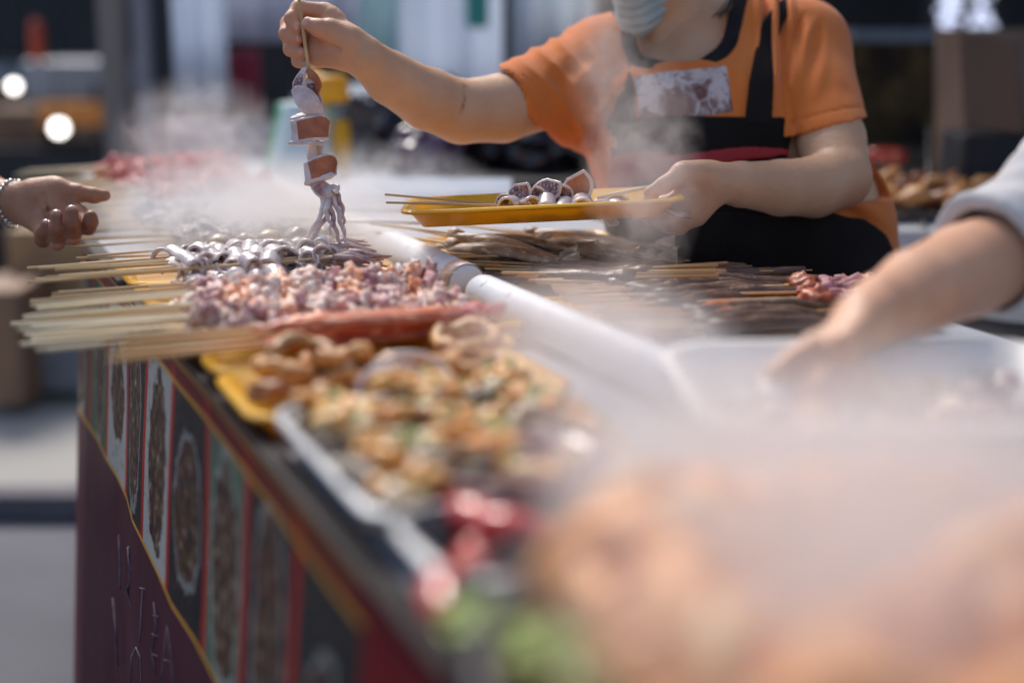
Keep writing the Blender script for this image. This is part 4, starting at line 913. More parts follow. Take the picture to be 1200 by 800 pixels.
# neck + head
HC = W(757,-82,2.04); HFW = (-cR*.38-FH*.85-V3((0,0,.45))).normalized(); HUP = (V3((0,0,1))-HFW*HFW.z).normalized(); HRT = HFW.cross(HUP)
def headf(h, inf=0.):
    f = Fld(HC-V3((.15,.15,.17)), HC+V3((.15,.15,.15)), h); skull(f, HC, HFW, HUP, face=inf == 0)
    if inf: f.F -= inf
    return f
lo, hi = bnds([HC, W(830,80,2.12)], .14); f = Fld(lo, hi, .0035); skull(f, HC, HFW, HUP)
f.prim(HC-HFW*.02-V3((0,0,.05)), W(822,62,2.13), .052, .058, .03); f.prim(W(775,62,2.07), W(812,78,2.09), .02, .02, .04); f.prim(W(822,60,2.12), W(822,90,2.13), (.09,.07), (.12,.08), .03, u=cR)
add_field(wm, f, default=0)
# raised right arm
rJ = [(SHL, .048), (W(640,113,2.04), .0455), (W(588,127,1.968), .0465), (W(540,131,1.925), .0425), (W(500,116,1.89), .0405), (W(458,92,1.85), .034), (W(425,66,1.81), .0262), (W(408,55,1.80), .0235)]
up_ = (cU*.85+cR*.3)
hand_r = [([W(408,55,1.80), W(378,42,1.806)], [(.026,.018),(.036,.0155)], .012, up_),
  ([W(402,49,1.79), W(384,36,1.782)], [.016,.014], .012), ([W(398,66,1.80), W(374,66,1.803)], [.0135,.011], .012),
  ([W(392,24,1.812), W(380,14,1.812)], [.013,.0115], .010), ([W(390,34,1.818), W(374,36,1.82)], [.013,.012], .01), ([W(386,48,1.818), W(374,52,1.818)], [.012,.010], .01),
  ([W(380,14,1.812), W(350,10,1.80), W(341,22,1.789), W(347,33,1.782)], [.0112,.0100,.0084,.0072], .003),
  ([W(374,26,1.82), W(338,28,1.812), W(335,40,1.797), W(348,46,1.787)], [.0108,.0100,.0088,.0076], .0018),
  ([W(372,40,1.82), W(340,47,1.812), W(340,58,1.799), W(352,62,1.789)], [.0102,.0096,.0084,.0073], .0018),
  ([W(373,54,1.818), W(350,64,1.812), W(349,72,1.801), W(357,76,1.793)], [.0090,.0084,.0075,.0063], .0018),
  ([W(402,45,1.785), W(387,36,1.777), W(373,33,1.772), W(361,28,1.774)], [.0155,.0128,.0110,.0086], .010)]
def creases_r(f):
    f.prim(W(397,58,1.777), W(378,50,1.778), .0022, .0015, .006, op='-')          # thumb base crease
    f.prim(W(546,101,1.885), W(540,135,1.878), .0016, .0012, .006, op='-'); f.prim(W(550,108,1.885), W(549,128,1.880), .0012, .001, .005, op='-')
fr_ = arm_field(rJ, hand_r, .0017, creases_r)
nails = [(W(348,30,1.7745), .0050, 2), (W(357,26,1.768), .0048, 2), (W(350,44,1.780), .0038, 2), (W(353,60,1.783), .0036, 2), (W(358,75,1.787), .003, 2)]
V, Q = fr_.mesh(); c_ = V[Q].mean(1); ms = np.zeros(len(Q), int)
wr = np.array(list(W(412,57,1.80))); dirw = np.array(list((W(340,30,1.80)-W(412,57,1.80)).normalized()))
ms[((c_-wr)@dirw) > 0.012] = 1
for (p, rad, mi) in nails: ms[((c_-np.array(list(p)))**2).sum(1) < rad*rad] = mi
wm.arrays(V, Q, ms)
# left arm holding the tray
lJ = [(SHR, .050), (W(958,110,2.05), .049), (W(974,165,1.985), .0475), (W(984,208,1.94), .0425), (W(955,219,1.915), .0405), (W(915,220,1.88), .0365), (W(868,216,1.83), .0285), (W(836,213,1.80), .0245)]
hand_l = [([W(836,214,1.80), W(806,232,1.797)], [(.027,.019),(.037,.0155)], .012, cU),
  ([W(822,206,1.79), W(802,202,1.783)], [.016,.0135], .012), ([W(826,232,1.80), W(812,250,1.80)], [.014,.013], .012),
  ([W(806,226,1.787), W(781,239,1.789), W(765,243,1.806), W(752,242,1.822)], [.0115,.0102,.0092,.008], .006),
  ([W(806,238,1.79), W(782,251,1.794), W(766,253,1.812), W(754,250,1.828)], [.0112,.0104,.0090,.0078], .005),
  ([W(808,248,1.793), W(788,260,1.799), W(773,261,1.816), W(761,257,1.83)], [.0108,.0098,.0086,.0074], .005),
  ([W(812,256,1.797), W(797,267,1.804), W(785,267,1.818), W(774,264,1.83)], [.010,.0088,.0077,.0066], .005),
  ([W(818,204,1.788), W(798,204,1.779), W(778,217,1.772), W(762,226,1.771)], [.0145,.0122,.0104,.0084], .010)]
def creases_l(f):
    f.prim(W(968,188,1.915), W(990,192,1.945), .0030, .0015, .010, op='-')
fl_ = arm_field(lJ, hand_l, .0018, creases_l)
V, Q = fl_.mesh(); c_ = V[Q].mean(1); ms = np.zeros(len(Q), int)
wr = np.array(list(W(836,214,1.80))); dirw = np.array(list((W(770,240,1.80)-W(836,214,1.80)).normalized())); ms[((c_-wr)@dirw) > .004] = 1
for (p, rad, mi) in [(W(765,224,1.764), .0052, 2)]: ms[((c_-np.array(list(p)))**2).sum(1) < rad*rad] = mi
wm.arrays(V, Q, ms)
def hand_flush(t, c):
    for (px, py, d, rr) in ((350,38,1.79,.085),(770,242,1.80,.085),(990,235,1.93,.05)):
        c = mixc(t, math_(t, 'MULTIPLY', smask(t, W(px,py,d)-GW, rr, .95), .75), c, (.56,.205,.115))
    return c
M['skin'] = skin_mat('skin', (.65,.39,.24), (.57,.31,.18), None, post=hand_flush)
woman = wm.build('person', [M['skin'], M['skin'], M['nail']], loc=GW)
tag(woman, 'person in orange t-shirt, black apron and face mask lifting a squid skewer', 'person')
# moles
m = MB()
for q in (W(451,74,1.822), W(563,116,1.905), W(452,123,1.823)): m.blob(q, (.0012,.0012,.0012), 0, 0, 1)
# shirt
P0 = W(825,190,2.0)
def pw(x, xs, ys): return np.interp(x, xs, ys)
def UV(f):
    X, Y, Zz = f.coords(); x, y, z = X-P0.x, Y-P0.y, Zz-P0.z
    k_ = FPX/1.99
    U = (x*cR.x+y*cR.y+z*cR.z)*k_+825; Vv = 190-(x*cU.x+y*cU.y+z*cU.z)*k_; D_ = x*FH.x+y*FH.y
    return U, Vv, D_
def shirt_field(h, inf=0., sleeves=True, low=500):
    lo, hi = bnds([W(575,70,1.9), W(1070,low,1.95), W(1040,low,2.35), W(690,10,2.3)], .03); f = Fld(lo, hi, h)
    torso(f, .008+inf)
    if sleeves:
        f.prim(SHL, W(600,122,1.985), .066+inf, .0565+inf, .035, u=cU); f.prim(SHL+V3((0,0,-.03)), W(668,128,2.03), .055, .052, .04)
        f.prim(SHR, W(973,172,1.99), .068+inf, .0585+inf, .035, u=cU); f.prim(SHR+V3((0,0,-.05))-cR*.01, W(940,120,2.05), .058, .050, .04)
    f.prim(W(700,120,2.09), W(760,215,2.07), .045+inf, .06+inf, .05)       # cloth bridging from the lifted sleeve to the waist
    f.prim(W(968,240,2.05), W(1005,262,2.06), .045+inf, .042+inf, .04)
    return f
h_ = .0034
f = shirt_field(h_); U, Vv, D_ = UV(f)
# folds
fold = lambda s_, ph: np.abs(np.sin(s_+ph))
sx = (U-583)*.78+(Vv-75)*(-.0)
al = (U-583)*.72-(Vv-77)*.55                     # distance in from the raised sleeve hem
warp = 1.7*np.sin(Vv*.021+1.)+1.2*np.sin(U*.017)
A1 = np.clip((al-8)/22, 0, 1)*np.clip((135-al)/70, 0, 1)*.0026
f.F += (A1*(np.abs(np.sin(al*.125+warp*.9+Vv*.012))**.8-.5)).astype(np.float32)*2
A2 = np.clip(1-np.abs(U-905-(Vv-80)*-.12)/34, 0, 1)*np.clip((150-Vv)/60, 0, 1)*.0095
f.F += (A2*(np.sin(U*.30+Vv*.03))).astype(np.float32)
A3 = np.clip(1-np.abs(U-990)/60, 0, 1)*np.clip((Vv-215)/20, 0, 1)*.006
f.F += (A3*np.sin(U*.09-Vv*.20)).astype(np.float32)
A4 = np.clip((Vv-60)/30, 0, 1)*np.clip((200-Vv)/60, 0, 1)*np.clip(1-np.abs(U-700)/70, 0, 1)*.008
f.F += (A4*np.sin(U*.13+Vv*.10+1)).astype(np.float32)
A5 = np.clip(1-np.abs(Vv-78-(U-800)**2*.0009)/16, 0, 1)*np.clip(1-np.abs(U-805)/70, 0, 1)*.007
f.F -= A5.astype(np.float32)
hemL = (U-583)*.78-(Vv-77)*.62; f.F += (.0012*np.exp(-((hemL-10)/1.6)**2)*np.clip((690-U)/20, 0, 1)).astype(np.float32)
hemR = 158-Vv-(U-925)*.237; f.F += (.0014*np.exp(-((hemR-11)/1.6)**2)*np.clip((U-915)/10, 0, 1)).astype(np.float32)
armh = pw(Vv, [0,20,60,100,150,200], [955,940,928,922,926,940]); f.F += (.0040*np.exp(-((U-armh)/3.0)**2)*np.clip((175-Vv)/20, 0, 1)*np.clip((Vv-2)/15, 0, 1)).astype(np.float32)
A6 = np.clip(1-np.abs(U-950)/30, 0, 1)*np.clip((130-Vv)/90, 0, 1)*np.clip((Vv-10)/20, 0, 1)*.0065
f.F += (A6*np.sin((U+Vv*.35)*.22)).astype(np.float32)
# neckline, sleeve hems, sleeve hollows, bottom
neckc = [W(798,0,2.03), W(800,38,2.0)]
NK = np.minimum(f.dist(f.sl(f.lo, f.lo+h_*f.n), W(806,-30,2.12), W(797,33,2.03), (.078,.070), (.062,.075), u=cR), 9)
f.F = np.maximum(f.F, -(NK).astype(np.float32))
hn1 = (-cR*.78-cU*.60+FH*.28).normalized(); hp1 = W(617,120,1.99)
f.plane(hp1, hn1, hp1-V3((.13,.12,.12)), hp1+V3((.055,.12,.12)))
hn2 = (cR*.23-cU*.95+FH*.12).normalized(); hp2 = W(973,148,1.99); f.plane(hp2, hn2, hp2-V3((.075,.10,.10)), hp2+V3((.10,.12,.055)))
f.prim(W(560,133,1.945), W(612,117,1.995), .0500, .0478, .004, op='-'); f.prim(W(979,192,1.965), W(967,152,2.01), .0490, .0465, .004, op='-')
f.prim(W(902,-60,2.0)-V3((0,0,0)), W(902,-60,2.0), .001, .001, .001, op='-')
f.F = np.maximum(f.F, ((Vv-292)/840).astype(np.float32))
print_c = W(799,113,2.0)-GW
def shirt_post(t, c):
    g = nd(t, 'ShaderNodeTexCoord'); L = t.links.new
    def dotv(v, off):
        a = nd(t, 'ShaderNodeVectorMath', operation='DOT_PRODUCT'); s_ = nd(t, 'ShaderNodeVectorMath', operation='SUBTRACT'); L(g.outputs['Object'], s_.inputs[0]); s_.inputs[1].default_value = tuple(off); L(s_.outputs[0], a.inputs[0]); a.inputs[1].default_value = tuple(v); return a.outputs['Value']
    xx, yy, zz = dotv((cR*.995+cU*.10), print_c), dotv((cU*.995-cR*.10), print_c), dotv(FH, print_c)
    box = math_(t, 'MULTIPLY', math_(t, 'LESS_THAN', math_(t, 'ABSOLUTE', xx), .064), math_(t, 'LESS_THAN', math_(t, 'ABSOLUTE', yy), .034))
    box = math_(t, 'MULTIPLY', box, math_(t, 'LESS_THAN', zz, .08)); 
    n = nd(t, 'ShaderNodeTexNoise'); n.inputs['Scale'].default_value = 38; n.inputs['Detail'].default_value = 5; mp = nd(t, 'ShaderNodeMapping'); mp.inputs['Scale'].default_value = (1,1,.6); L(g.outputs['Object'], mp.inputs[0]); L(mp.outputs[0], n.inputs[0])
    v = nd(t, 'ShaderNodeTexVoronoi'); v.inputs['Scale'].default_value = 42; L(g.outputs['Object'], v.inputs[0])
    rp = nd(t, 'ShaderNodeValToRGB')
    for i, (p_, c4) in enumerate(((.33,(.10,.07,.08)),(.42,(.24,.20,.22)),(.50,(.56,.55,.57)),(.60,(.62,.62,.64)),(.72,(.30,.26,.28)))):
        e = rp.color_ramp.elements[i] if i < 2 else rp.color_ramp.elements.new(p_); e.position = p_; e.color = c4+(1,)
    ed = math_(t, 'MULTIPLY', math_(t, 'FRACT', math_(t, 'MULTIPLY', math_(t, 'ADD', v.outputs[0], math_(t, 'MULTIPLY', n.outputs[0], 1.2)), 1.6)), .16)
    L(math_(t, 'ADD', math_(t, 'ADD', n.outputs[0], ed), math_(t, 'MULTIPLY_ADD', yy, 3.2, -.12)), rp.inputs[0])
    c = mixc(t, math_(t, 'MULTIPLY', box, .86), c, rp.outputs[0])
    st_ = smask(t, W(984,107,1.99)-GW, .022, .5); c = mixc(t, math_(t, 'MULTIPLY', st_, .5), c, (.55,.09,.01))
    return c
M['shirt'] = pm('shirt', (.76,.205,.038), (.68,.17,.03), 7, .85, .3, 900, sheen=.25, spec=.2, post=shirt_post)
m = MB(); V, Q = f.mesh(); m.arrays(V, Q); sh = m.build('t_shirt', M['shirt'], woman)
# hem stitching and collar
f2 = shirt_field(.0028, .0025, low=150); n2 = f2.dist(f2.sl(f2.lo, f2.lo+.0028*f2.n), W(806,-30,2.12), W(797,33,2.03), (.078,.070), (.062,.075), u=cR)
f2.F = np.maximum(f2.F, (-n2+.001).astype(np.float32)); f2.F = np.maximum(f2.F, (n2-.023).astype(np.float32))
m = MB(); V, Q = f2.mesh(); m.arrays(V, Q); m.build('collar', pm('collar_black', (.014,.012,.014), (.025,.022,.024), 30, .85, .3, 500, spec=.15), sh)
# apron: bib, straps, red band, skirt — one offset shell of the shirt
def apron_part(name, h, region, inf, mt, low=500, lo_v=None):
    f = shirt_field(h, inf, sleeves=False, low=low); U, Vv, D_ = UV(f); S_ = region(U, Vv, D_)/840.
    if name == 'apron_skirt':
        f.prim(W(905,300,2.1), W(915,500,2.12), (.205,.165), (.215,.18), .03, u=cR)
    f.F = np.maximum(f.F, S_.astype(np.float32)); 
    wav = .0015*np.sin(U*.05+Vv*.03) if name != 'apron_skirt' else .004*np.sin(U*.06+np.sin(Vv*.02)*2)
    f.F += np.broadcast_to(wav, f.F.shape).astype(np.float32)
    m = MB(); V, Q = f.mesh(); m.arrays(V, Q); return m.build(name, mt, ap)
M['apron'] = pm('apron', (.012,.010,.010), (.022,.018,.018), 6, .85, .4, 400, spec=.12)
M['apron_red'] = pm('apron_red', (.42,.02,.03), (.34,.015,.022), 8, .7, .2, 300)
mx = lambda *a: np.maximum.reduce(np.broadcast_arrays(*a))
ap = None
def bib(U, Vv, D_):
    top = 143-(U-720)*.022+2.5*np.sin(U*.03); right = pw(Vv, [130,160,190,240,300], [924,925,918,935,1000]); left = pw(Vv, [130,190,300], [713,716,700])
    return mx(top-Vv, U-right, left-U, Vv-300+0*U, (D_-.02)*840)
class _R: pass
f = shirt_field(.0034, .0045, sleeves=False); U, Vv, D_ = UV(f)
f.F = np.maximum(f.F, (bib(U, Vv, D_)/840.).astype(np.float32)); m = MB(); V, Q = f.mesh(); m.arrays(V, Q); ap = m.build('apron', M['apron'], woman)
def skirt(U, Vv, D_):
    right = pw(Vv, [230,250,262,275,300,330,420], [975,1000,1015,1030,1044,1056,1090]); left = pw(Vv, [230,300,420], [700,690,680])
    return mx(255-Vv+0*U, U-right, left-U, (D_-.14)*840)
apron_part('apron_skirt', .006, skirt, .009, M['apron'], 640)
apron_part('red_band', .003, lambda U, Vv, D_: mx((pw(U, [713,800,925], [181,181,176]))-Vv, Vv-pw(U, [713,780,860,925], [217,210,192,187]), U-922, 716-U, (D_-.02)*840), .0062, M['apron_red'], 260)
def strap_l(U, Vv, D_): c = pw(Vv, [-20,40,150], [722,726,727]); return mx(np.abs(U-c)-15.5, Vv-150+0*U, (D_-.22)*840)
def strap_r(U, Vv, D_): c = pw(Vv, [-20,0,20,60,100,150], [945,925,911,897,888,883]); return mx(np.abs(U-c)-pw(Vv,[0,60,150],[14,13,15]), Vv-150+0*U, (D_-.22)*840)
f_sl = apron_part('strap', .003, strap_l, .0055, M['apron'], 200)
f_sr = apron_part('strap', .003, strap_r, .0055, M['apron'], 200)
m = MB(); m.tube([W(1003,225,2.07), W(1012,245,2.04), W(1026,275,2.03), W(1036,300,2.03)], .0045, 8); m.build('tie', M['apron'], ap)
# trousers and shoes
f = Fld(*bnds([HP+cR*.3, HP-cR*.3, FT[0]-FH*.1+V3((0,0,.02)), FT[1]+FH*.1], .12), .009)
f.prim(HP+V3((0,0,.10)), HP, (.19,.15), (.19,.15), .03, u=cR)
for s_, ft in zip((-1, 1), FT):
    kn = V3((ft.x, ft.y, .44))-FH*.02; f.prim(HP+cR*(.09*s_), kn, .10, .075, .03); f.prim(kn, ft+V3((0,0,.10)), .075, .062, .03)
m = MB(); V, Q = f.mesh(); m.arrays(V, Q); m.build('trousers', pm('trousers', (.03,.032,.045), (.05,.05,.07), 8, .9, .3, 300), woman)
m = MB()
for ft in FT: m.tube([ft+V3((0,0,.05))+FH*.06, ft+V3((0,0,.055)), ft+V3((0,0,.04))-FH*.12, ft+V3((0,0,.03))-FH*.17], [.042,.048,.042,.022], 14, flat=1.0)
for i in range(0, 1): pass
o = m.build('shoes', pm('shoe_white', (.6,.6,.6), (.5,.5,.5), 10, .5), woman)
# mask, hair
f = headf(.0026, .004); X, Y, Zz = f.coords(); a = (X-HC.x)*HFW.x+(Y-HC.y)*HFW.y+(Zz-HC.z)*HFW.z; b = (X-HC.x)*HUP.x+(Y-HC.y)*HUP.y+(Zz-HC.z)*HUP.z; c = (X-HC.x)*HRT.x+(Y-HC.y)*HRT.y+(Zz-HC.z)*HRT.z
f.prim(HC+HFW*.105-HUP*.035, HC+HFW*.085-HUP*.095, .018, .022, .03)
f.F += (.0016*np.sin(b*420)).astype(np.float32)
f.F = np.maximum.reduce([f.F, b+.012+0*a, (.022-a)+np.abs(b+.06)*.25, -b-.132+0*a]).astype(np.float32)
M['mask'] = pm('mask', (.42,.50,.50), (.36,.44,.45), 20, .8, .3, 300)
m = MB(); V, Q = f.mesh(); m.arrays(V, Q); mk = m.build('face_mask', M['mask'], woman)
m = MB()
for s_ in (-1, 1):
    m.tube([HC+HFW*.045-HUP*.035+HRT*(.066*s_), HC+HRT*(.084*s_)+HUP*.02-HFW*.02, HC+HRT*(.088*s_)-HUP*.01-HFW*.03, HC+HFW*.04-HUP*.075+HRT*(.05*s_)], .0012, 6)
m.build('ear_loops', M['mask'], mk)
f = headf(.004, .012); f.F = np.maximum(f.F, np.minimum(a[:1,:1,:1]*0, 0)) if False else f.F
X, Y, Zz = f.coords(); a = (X-HC.x)*HFW.x+(Y-HC.y)*HFW.y+(Zz-HC.z)*HFW.z; b = (X-HC.x)*HUP.x+(Y-HC.y)*HUP.y+(Zz-HC.z)*HUP.z
f.F = np.maximum.reduce([f.F, a-.030-b*.55+0*b, -b-.05-(-a)*.5]).astype(np.float32)
f.prim(HC-HFW*.10+HUP*.0, HC-HFW*.12-HUP*.01, .036, .034, .02)
m = MB(); V, Q = f.mesh(); m.arrays(V, Q)
for k_ in range(10):
    o_ = V3((random.uniform(-.006,.006), random.uniform(-.006,.006), 0)); m.tube([W(862,-40,2.08)+o_, W(858,-5,2.06)+o_, W(850,12,2.03)+o_*1.6, W(838+k_*1.2,19+k_*.5,2.02)+o_*2], [.0016,.0014,.0010,.0004], 5)
m.build('hair', M['hair'], woman)
m = MB()
for s_ in (-1, 1): m.blob(HC+HFW*.085+HUP*.003+HRT*(.031*s_), .0098, 0, 0, 3)
m.build('eyes', pm('eye', (.75,.72,.70), rough=.15), woman)
m = MB()
for s_ in (-1, 1): m.blob(HC+HFW*.0925+HUP*.002+HRT*(.031*s_), (.0045,.0045,.0045), 0, 0, 2)
m.build('irises', pm('iris', (.03,.015,.01), rough=.1), woman)

# ---- customer's open hand and the rest of the customer beyond the frame
def simple_body(m, hipc, fwd, height=1.68, shoulder=None, h=.012):
    """plain standing body below and around the visible arm"""
    fwd = V3(fwd).normalized(); rt = fwd.cross(V3((0,0,1))); b = V3((hipc.x, hipc.y, 0)); k_ = height/1.68
    q = lambda a, z, f_=0.: b+rt*a+fwd*f_+V3((0,0,z*k_))
    return q, rt
def clothed_person(q, rt, near_sh, far_side, arm_mat, top, pants, person, fwd, grip=True):
    f = Fld(*bnds([q(-.3,1.46), q(.3,.75), near_sh], .12), .009)
    f.prim(q(0,1.32), q(0,1.1), (.17,.105), (.155,.11), .04, u=rt); f.prim(q(0,1.1), q(0,.86), (.155,.11), (.175,.125), .04, u=rt); f.prim(q(0,1.37), near_sh, .062, .06, .04); f.prim(q(0,1.37), q(far_side*.17,1.34), .062, .058, .04)
    f.prim(q(far_side*.17,1.34), q(far_side*.23,1.08), .058, .05, .03)
    m = MB(); V, Q = f.mesh(); m.arrays(V, Q); s_ = m.build('top', top, person)
    f = Fld(*bnds([q(-.2,.95), q(.2,.05)], .14), .010); f.prim(q(0,.92), q(0,.86), (.172,.12), (.18,.125), .03, u=rt)
    for a in (-1, 1): f.prim(q(a*.085,.84), q(a*.10,.45), .092, .068, .03); f.prim(q(a*.10,.45), q(a*.10,.08), .068, .055, .03)
    m = MB(); V, Q = f.mesh(); m.arrays(V, Q); m.build('trousers', pants, person)
    for a in (-1, 1):
        m = MB(); m.tube([q(a*.10,.05,-.07), q(a*.10,.055,0), q(a*.10,.04,.11), q(a*.10,.03,.16)], [.036,.046,.040,.022], 14); m.build('shoe', M['dark_metal'], person)
def body_core(q, rt, fwd, near_sh, far_side):
    f = Fld(*bnds([q(-.3,1.75), q(.3,0)], .14), .008)
    hc = q(0,1.58,.02); skull(f, hc, fwd, V3((0,0,1))); f.prim(hc-V3((0,0,.05)), q(0,1.38), .05, .058, .03)
    f.prim(q(0,1.32), q(0,.86), (.155,.095), (.165,.115), .04, u=rt); f.prim(q(0,1.36), near_sh, .045, .045, .03); f.prim(q(0,1.36), q(far_side*.17,1.34), .045, .045, .03)
    f.chain([q(far_side*.17,1.34), q(far_side*.24,1.07), q(far_side*.25,.84,.06)], [.045,.036,.024], .02, .01)
    f.prim(q(far_side*.25,.83,.06), q(far_side*.25,.75,.08), (.036,.015), (.04,.013), .01, u=fwd)
    for k_ in range(4): f.prim(q(far_side*.25,.76,.055+.018*k_), q(far_side*.25,.69-.004*abs(k_-1.5),.06+.018*k_), .0105, .009, .003)
    f.prim(q(far_side*.24,.80,.09), q(far_side*.24,.745,.125), .012, .010, .006)
    for a in (-1, 1): f.chain([q(a*.085,.86), q(a*.10,.45), q(a*.10,.09)], [.085,.055,.038], .03, .01); f.prim(q(a*.10,.04,-.04), q(a*.10,.03,.12), .03, .026, .02)
    return f, hc
def hair_for(person, hc, fwd):
    f = Fld(hc-V3((.15,.15,.15)), hc+V3((.15,.15,.16)), .006); skull(f, hc, fwd, V3((0,0,1)), face=False); f.F -= .012
    X, Y, Zz = f.coords(); a = (X-hc.x)*fwd.x+(Y-hc.y)*fwd.y; b = Zz-hc.z
    f.F = np.maximum.reduce([f.F, a-.035-b*.5, -b-.04+a*.4]).astype(np.float32); m = MB(); V, Q = f.mesh(); m.arrays(V, Q); m.build('hair', M['hair'], person)
D0 = 1.90
cm = MB(); csh = P(-330,40,2.06); cf_ = (cR*.9+FH*.1).normalized(); cb = csh-(cf_.cross(V3((0,0,1))))*(-.17)
crt = cf_.cross(V3((0,0,1))); cb = csh+crt*(-.17)*(-1 if (csh-P(0,0,1)).dot(crt) > 99 else 1)
q, rt = simple_body(None, V3((cb.x, cb.y, 0)), cf_)
csh = q(.17, 1.33)
fb, hc = body_core(q, rt, cf_, csh, -1); V, Q = fb.mesh(); cm.arrays(V, Q)
cel = P(-215,232,1.98)
cJ = [(csh, .046), (csh.lerp(cel,.5), .043), (cel, .038), (P(-80,226,1.94), .036), (P(-15,228,1.915), .028), (P(14,237,1.90), .0235)]
hand_c = [([P(14,237,1.90), P(60,240,1.885)], [(.026,.018),(.036,.0145)], .012, cU),
  ([P(38,227,1.888), P(70,223,1.882)], [.0165,.0145], .012), ([P(30,250,1.885), P(52,267,1.872)], [.0140,.013], .012),
  ([P(60,248,1.875), P(80,262,1.868)], [.014,.012], .012), ([P(70,238,1.880), P(92,250,1.868)], [.014,.012], .012),
  ([P(70,223,1.882), P(90,226,1.880), P(110,229,1.882), P(122,229,1.884)], [.0138,.0118,.0102,.0082], .008),
  ([P(48,268,1.868), P(50,281,1.846), P(51,272,1.836), P(54,263,1.834)], [.0105,.0098,.0086,.0072], .006),
  ([P(62,270,1.866), P(66,284,1.840), P(66,268,1.828), P(66,252,1.828)], [.0108,.0102,.0092,.0076], .006),
  ([P(78,264,1.866), P(85,278,1.840), P(85,262,1.828), P(84,247,1.830)], [.0110,.0104,.0094,.0078], .006),
  ([P(91,252,1.868), P(103,266,1.848), P(106,260,1.838), P(106,254,1.836)], [.0110,.0102,.0094,.0084], .006)]
def creases_c(f):
    f.prim(P(50,228,1.866), P(58,246,1.866), .0016, .0014, .006, op='-'); f.prim(P(58,246,1.866), P(72,252,1.862), .0014, .0010, .006, op='-')
    f.prim(P(40,236,1.868), P(60,258,1.862), .0010, .0012, .006, op='-'); f.prim(P(76,232,1.866), P(84,243,1.864), .0022, .002, .008, op='-')
fc_ = arm_field(cJ, hand_c, .0018, creases_c)
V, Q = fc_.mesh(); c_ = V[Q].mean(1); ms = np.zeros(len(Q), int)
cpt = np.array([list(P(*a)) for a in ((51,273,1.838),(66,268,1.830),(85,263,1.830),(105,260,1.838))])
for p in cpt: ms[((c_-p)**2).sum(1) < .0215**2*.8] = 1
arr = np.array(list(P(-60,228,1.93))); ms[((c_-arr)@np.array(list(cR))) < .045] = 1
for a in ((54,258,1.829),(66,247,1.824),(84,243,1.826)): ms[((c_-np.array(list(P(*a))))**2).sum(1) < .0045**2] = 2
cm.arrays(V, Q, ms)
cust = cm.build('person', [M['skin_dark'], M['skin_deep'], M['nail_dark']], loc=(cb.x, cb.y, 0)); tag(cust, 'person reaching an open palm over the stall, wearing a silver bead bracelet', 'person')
hair_for(cust, hc, cf_); clothed_person(q, rt, csh, -1, None, pm('navy_shirt', (.05,.06,.10), (.035,.045,.08), 8, .85, .2, 300), pm('jeans', (.05,.07,.13), (.03,.045,.09), 20, .9, .3, 300), cust, cf_)
f = Fld(*bnds([csh, csh.lerp(cel, .5)], .12), .006); f.prim(csh, csh.lerp(cel,.45), .062, .056, .02); f.prim(csh.lerp(cel,.5), csh.lerp(cel,.3), .045, .047, .002, op='-'); m = MB(); V, Q = f.mesh(); m.arrays(V, Q); m.build('sleeve', bpy.data.materials['navy_shirt'], cust)
# bracelet of beads
wa = (P(60,240,1.885)-P(-30,229,1.918)).normalized(); wc = P(17,237,1.90); 
nrm = (cR*.84-FH*.50+V3((0,0,.10))).normalized(); b1 = (cU-nrm*cU.dot(nrm)).normalized(); b2 = nrm.cross(b1)
br = root('bead_bracelet', wc, 'silver bead bracelet around the reaching wrist', 'bracelet')
m = MB(); m.tube([wc+b1*(.0285*math.cos(a))+b2*(.0265*math.sin(a)) for a in np.linspace(0,2*math.pi,33)], .0009, 6, caps=False); m.build('cord', M['dark_metal'], br)
nb_ = 24
for i in range(nb_):
    a = 2*math.pi*i/nb_; s_ = .0036 if i % 3 else .0026; c = wc+b1*(.0285*math.cos(a))+b2*(.0265*math.sin(a)); m = MB(); m.blob(c, s_, i, .06, 2); m.build('bead', M['silver'], br)
m = MB(); m.tube([wc-nrm*.006+b1*(.030*math.cos(a))+b2*(.028*math.sin(a))-V3((0,0,.004)) for a in np.linspace(0,2*math.pi,49)], [.0016 if i % 2 else .0008 for i in range(49)], 6, caps=False); m.build('chain', M['silver'], br)

# ---- person at the right reaching into the basin
gm = MB(); gsh = P(1460,40,1.52); gf = (-cR*.95+FH*.15).normalized(); grt = gf.cross(V3((0,0,1))); 
gb = V3((gsh.x, gsh.y, 0))-grt*.17
q, rt = simple_body(None, gb, gf); gsh = q(.17,1.33)
fb, hc = body_core(q, rt, gf, gsh, -1); V, Q = fb.mesh(); gm.arrays(V, Q)
gel = P(1195,290,1.36)
gJ = [(gsh, .05), (gsh.lerp(gel,.5), .047), (gel, .043), (P(1130,318,1.31), .043), (P(1075,342,1.235), .037), (P(1035,362,1.19), .029), (P(1012,376,1.165), .0255)]
hand_g = [([P(1012,376,1.165), P(972,418,1.135)], [(.027,.019),(.037,.016)], .012, cR+cU),
  ([P(972,410,1.135), P(944,440,1.12), P(932,464,1.112), P(926,486,1.108)], [.0125,.0112,.0098,.0082], .003),
  ([P(982,420,1.13), P(958,456,1.11), P(948,480,1.102), P(944,500,1.10)], [.0125,.0112,.0098,.0082], .002),
  ([P(994,428,1.13), P(980,466,1.11), P(972,488,1.104), P(968,506,1.10)], [.0120,.0108,.0094,.008], .002),
  ([P(1006,430,1.135), P(1004,464,1.12), P(1000,482,1.115), P(996,496,1.11)], [.0112,.0098,.0084,.0072], .002),
  ([P(995,392,1.15), P(956,408,1.135), P(930,424,1.125), P(908,438,1.118)], [.0155,.0128,.0108,.0088], .008)]
fg = arm_field(gJ, hand_g, .0028); V, Q = fg.mesh(); gm.arrays(V, Q)
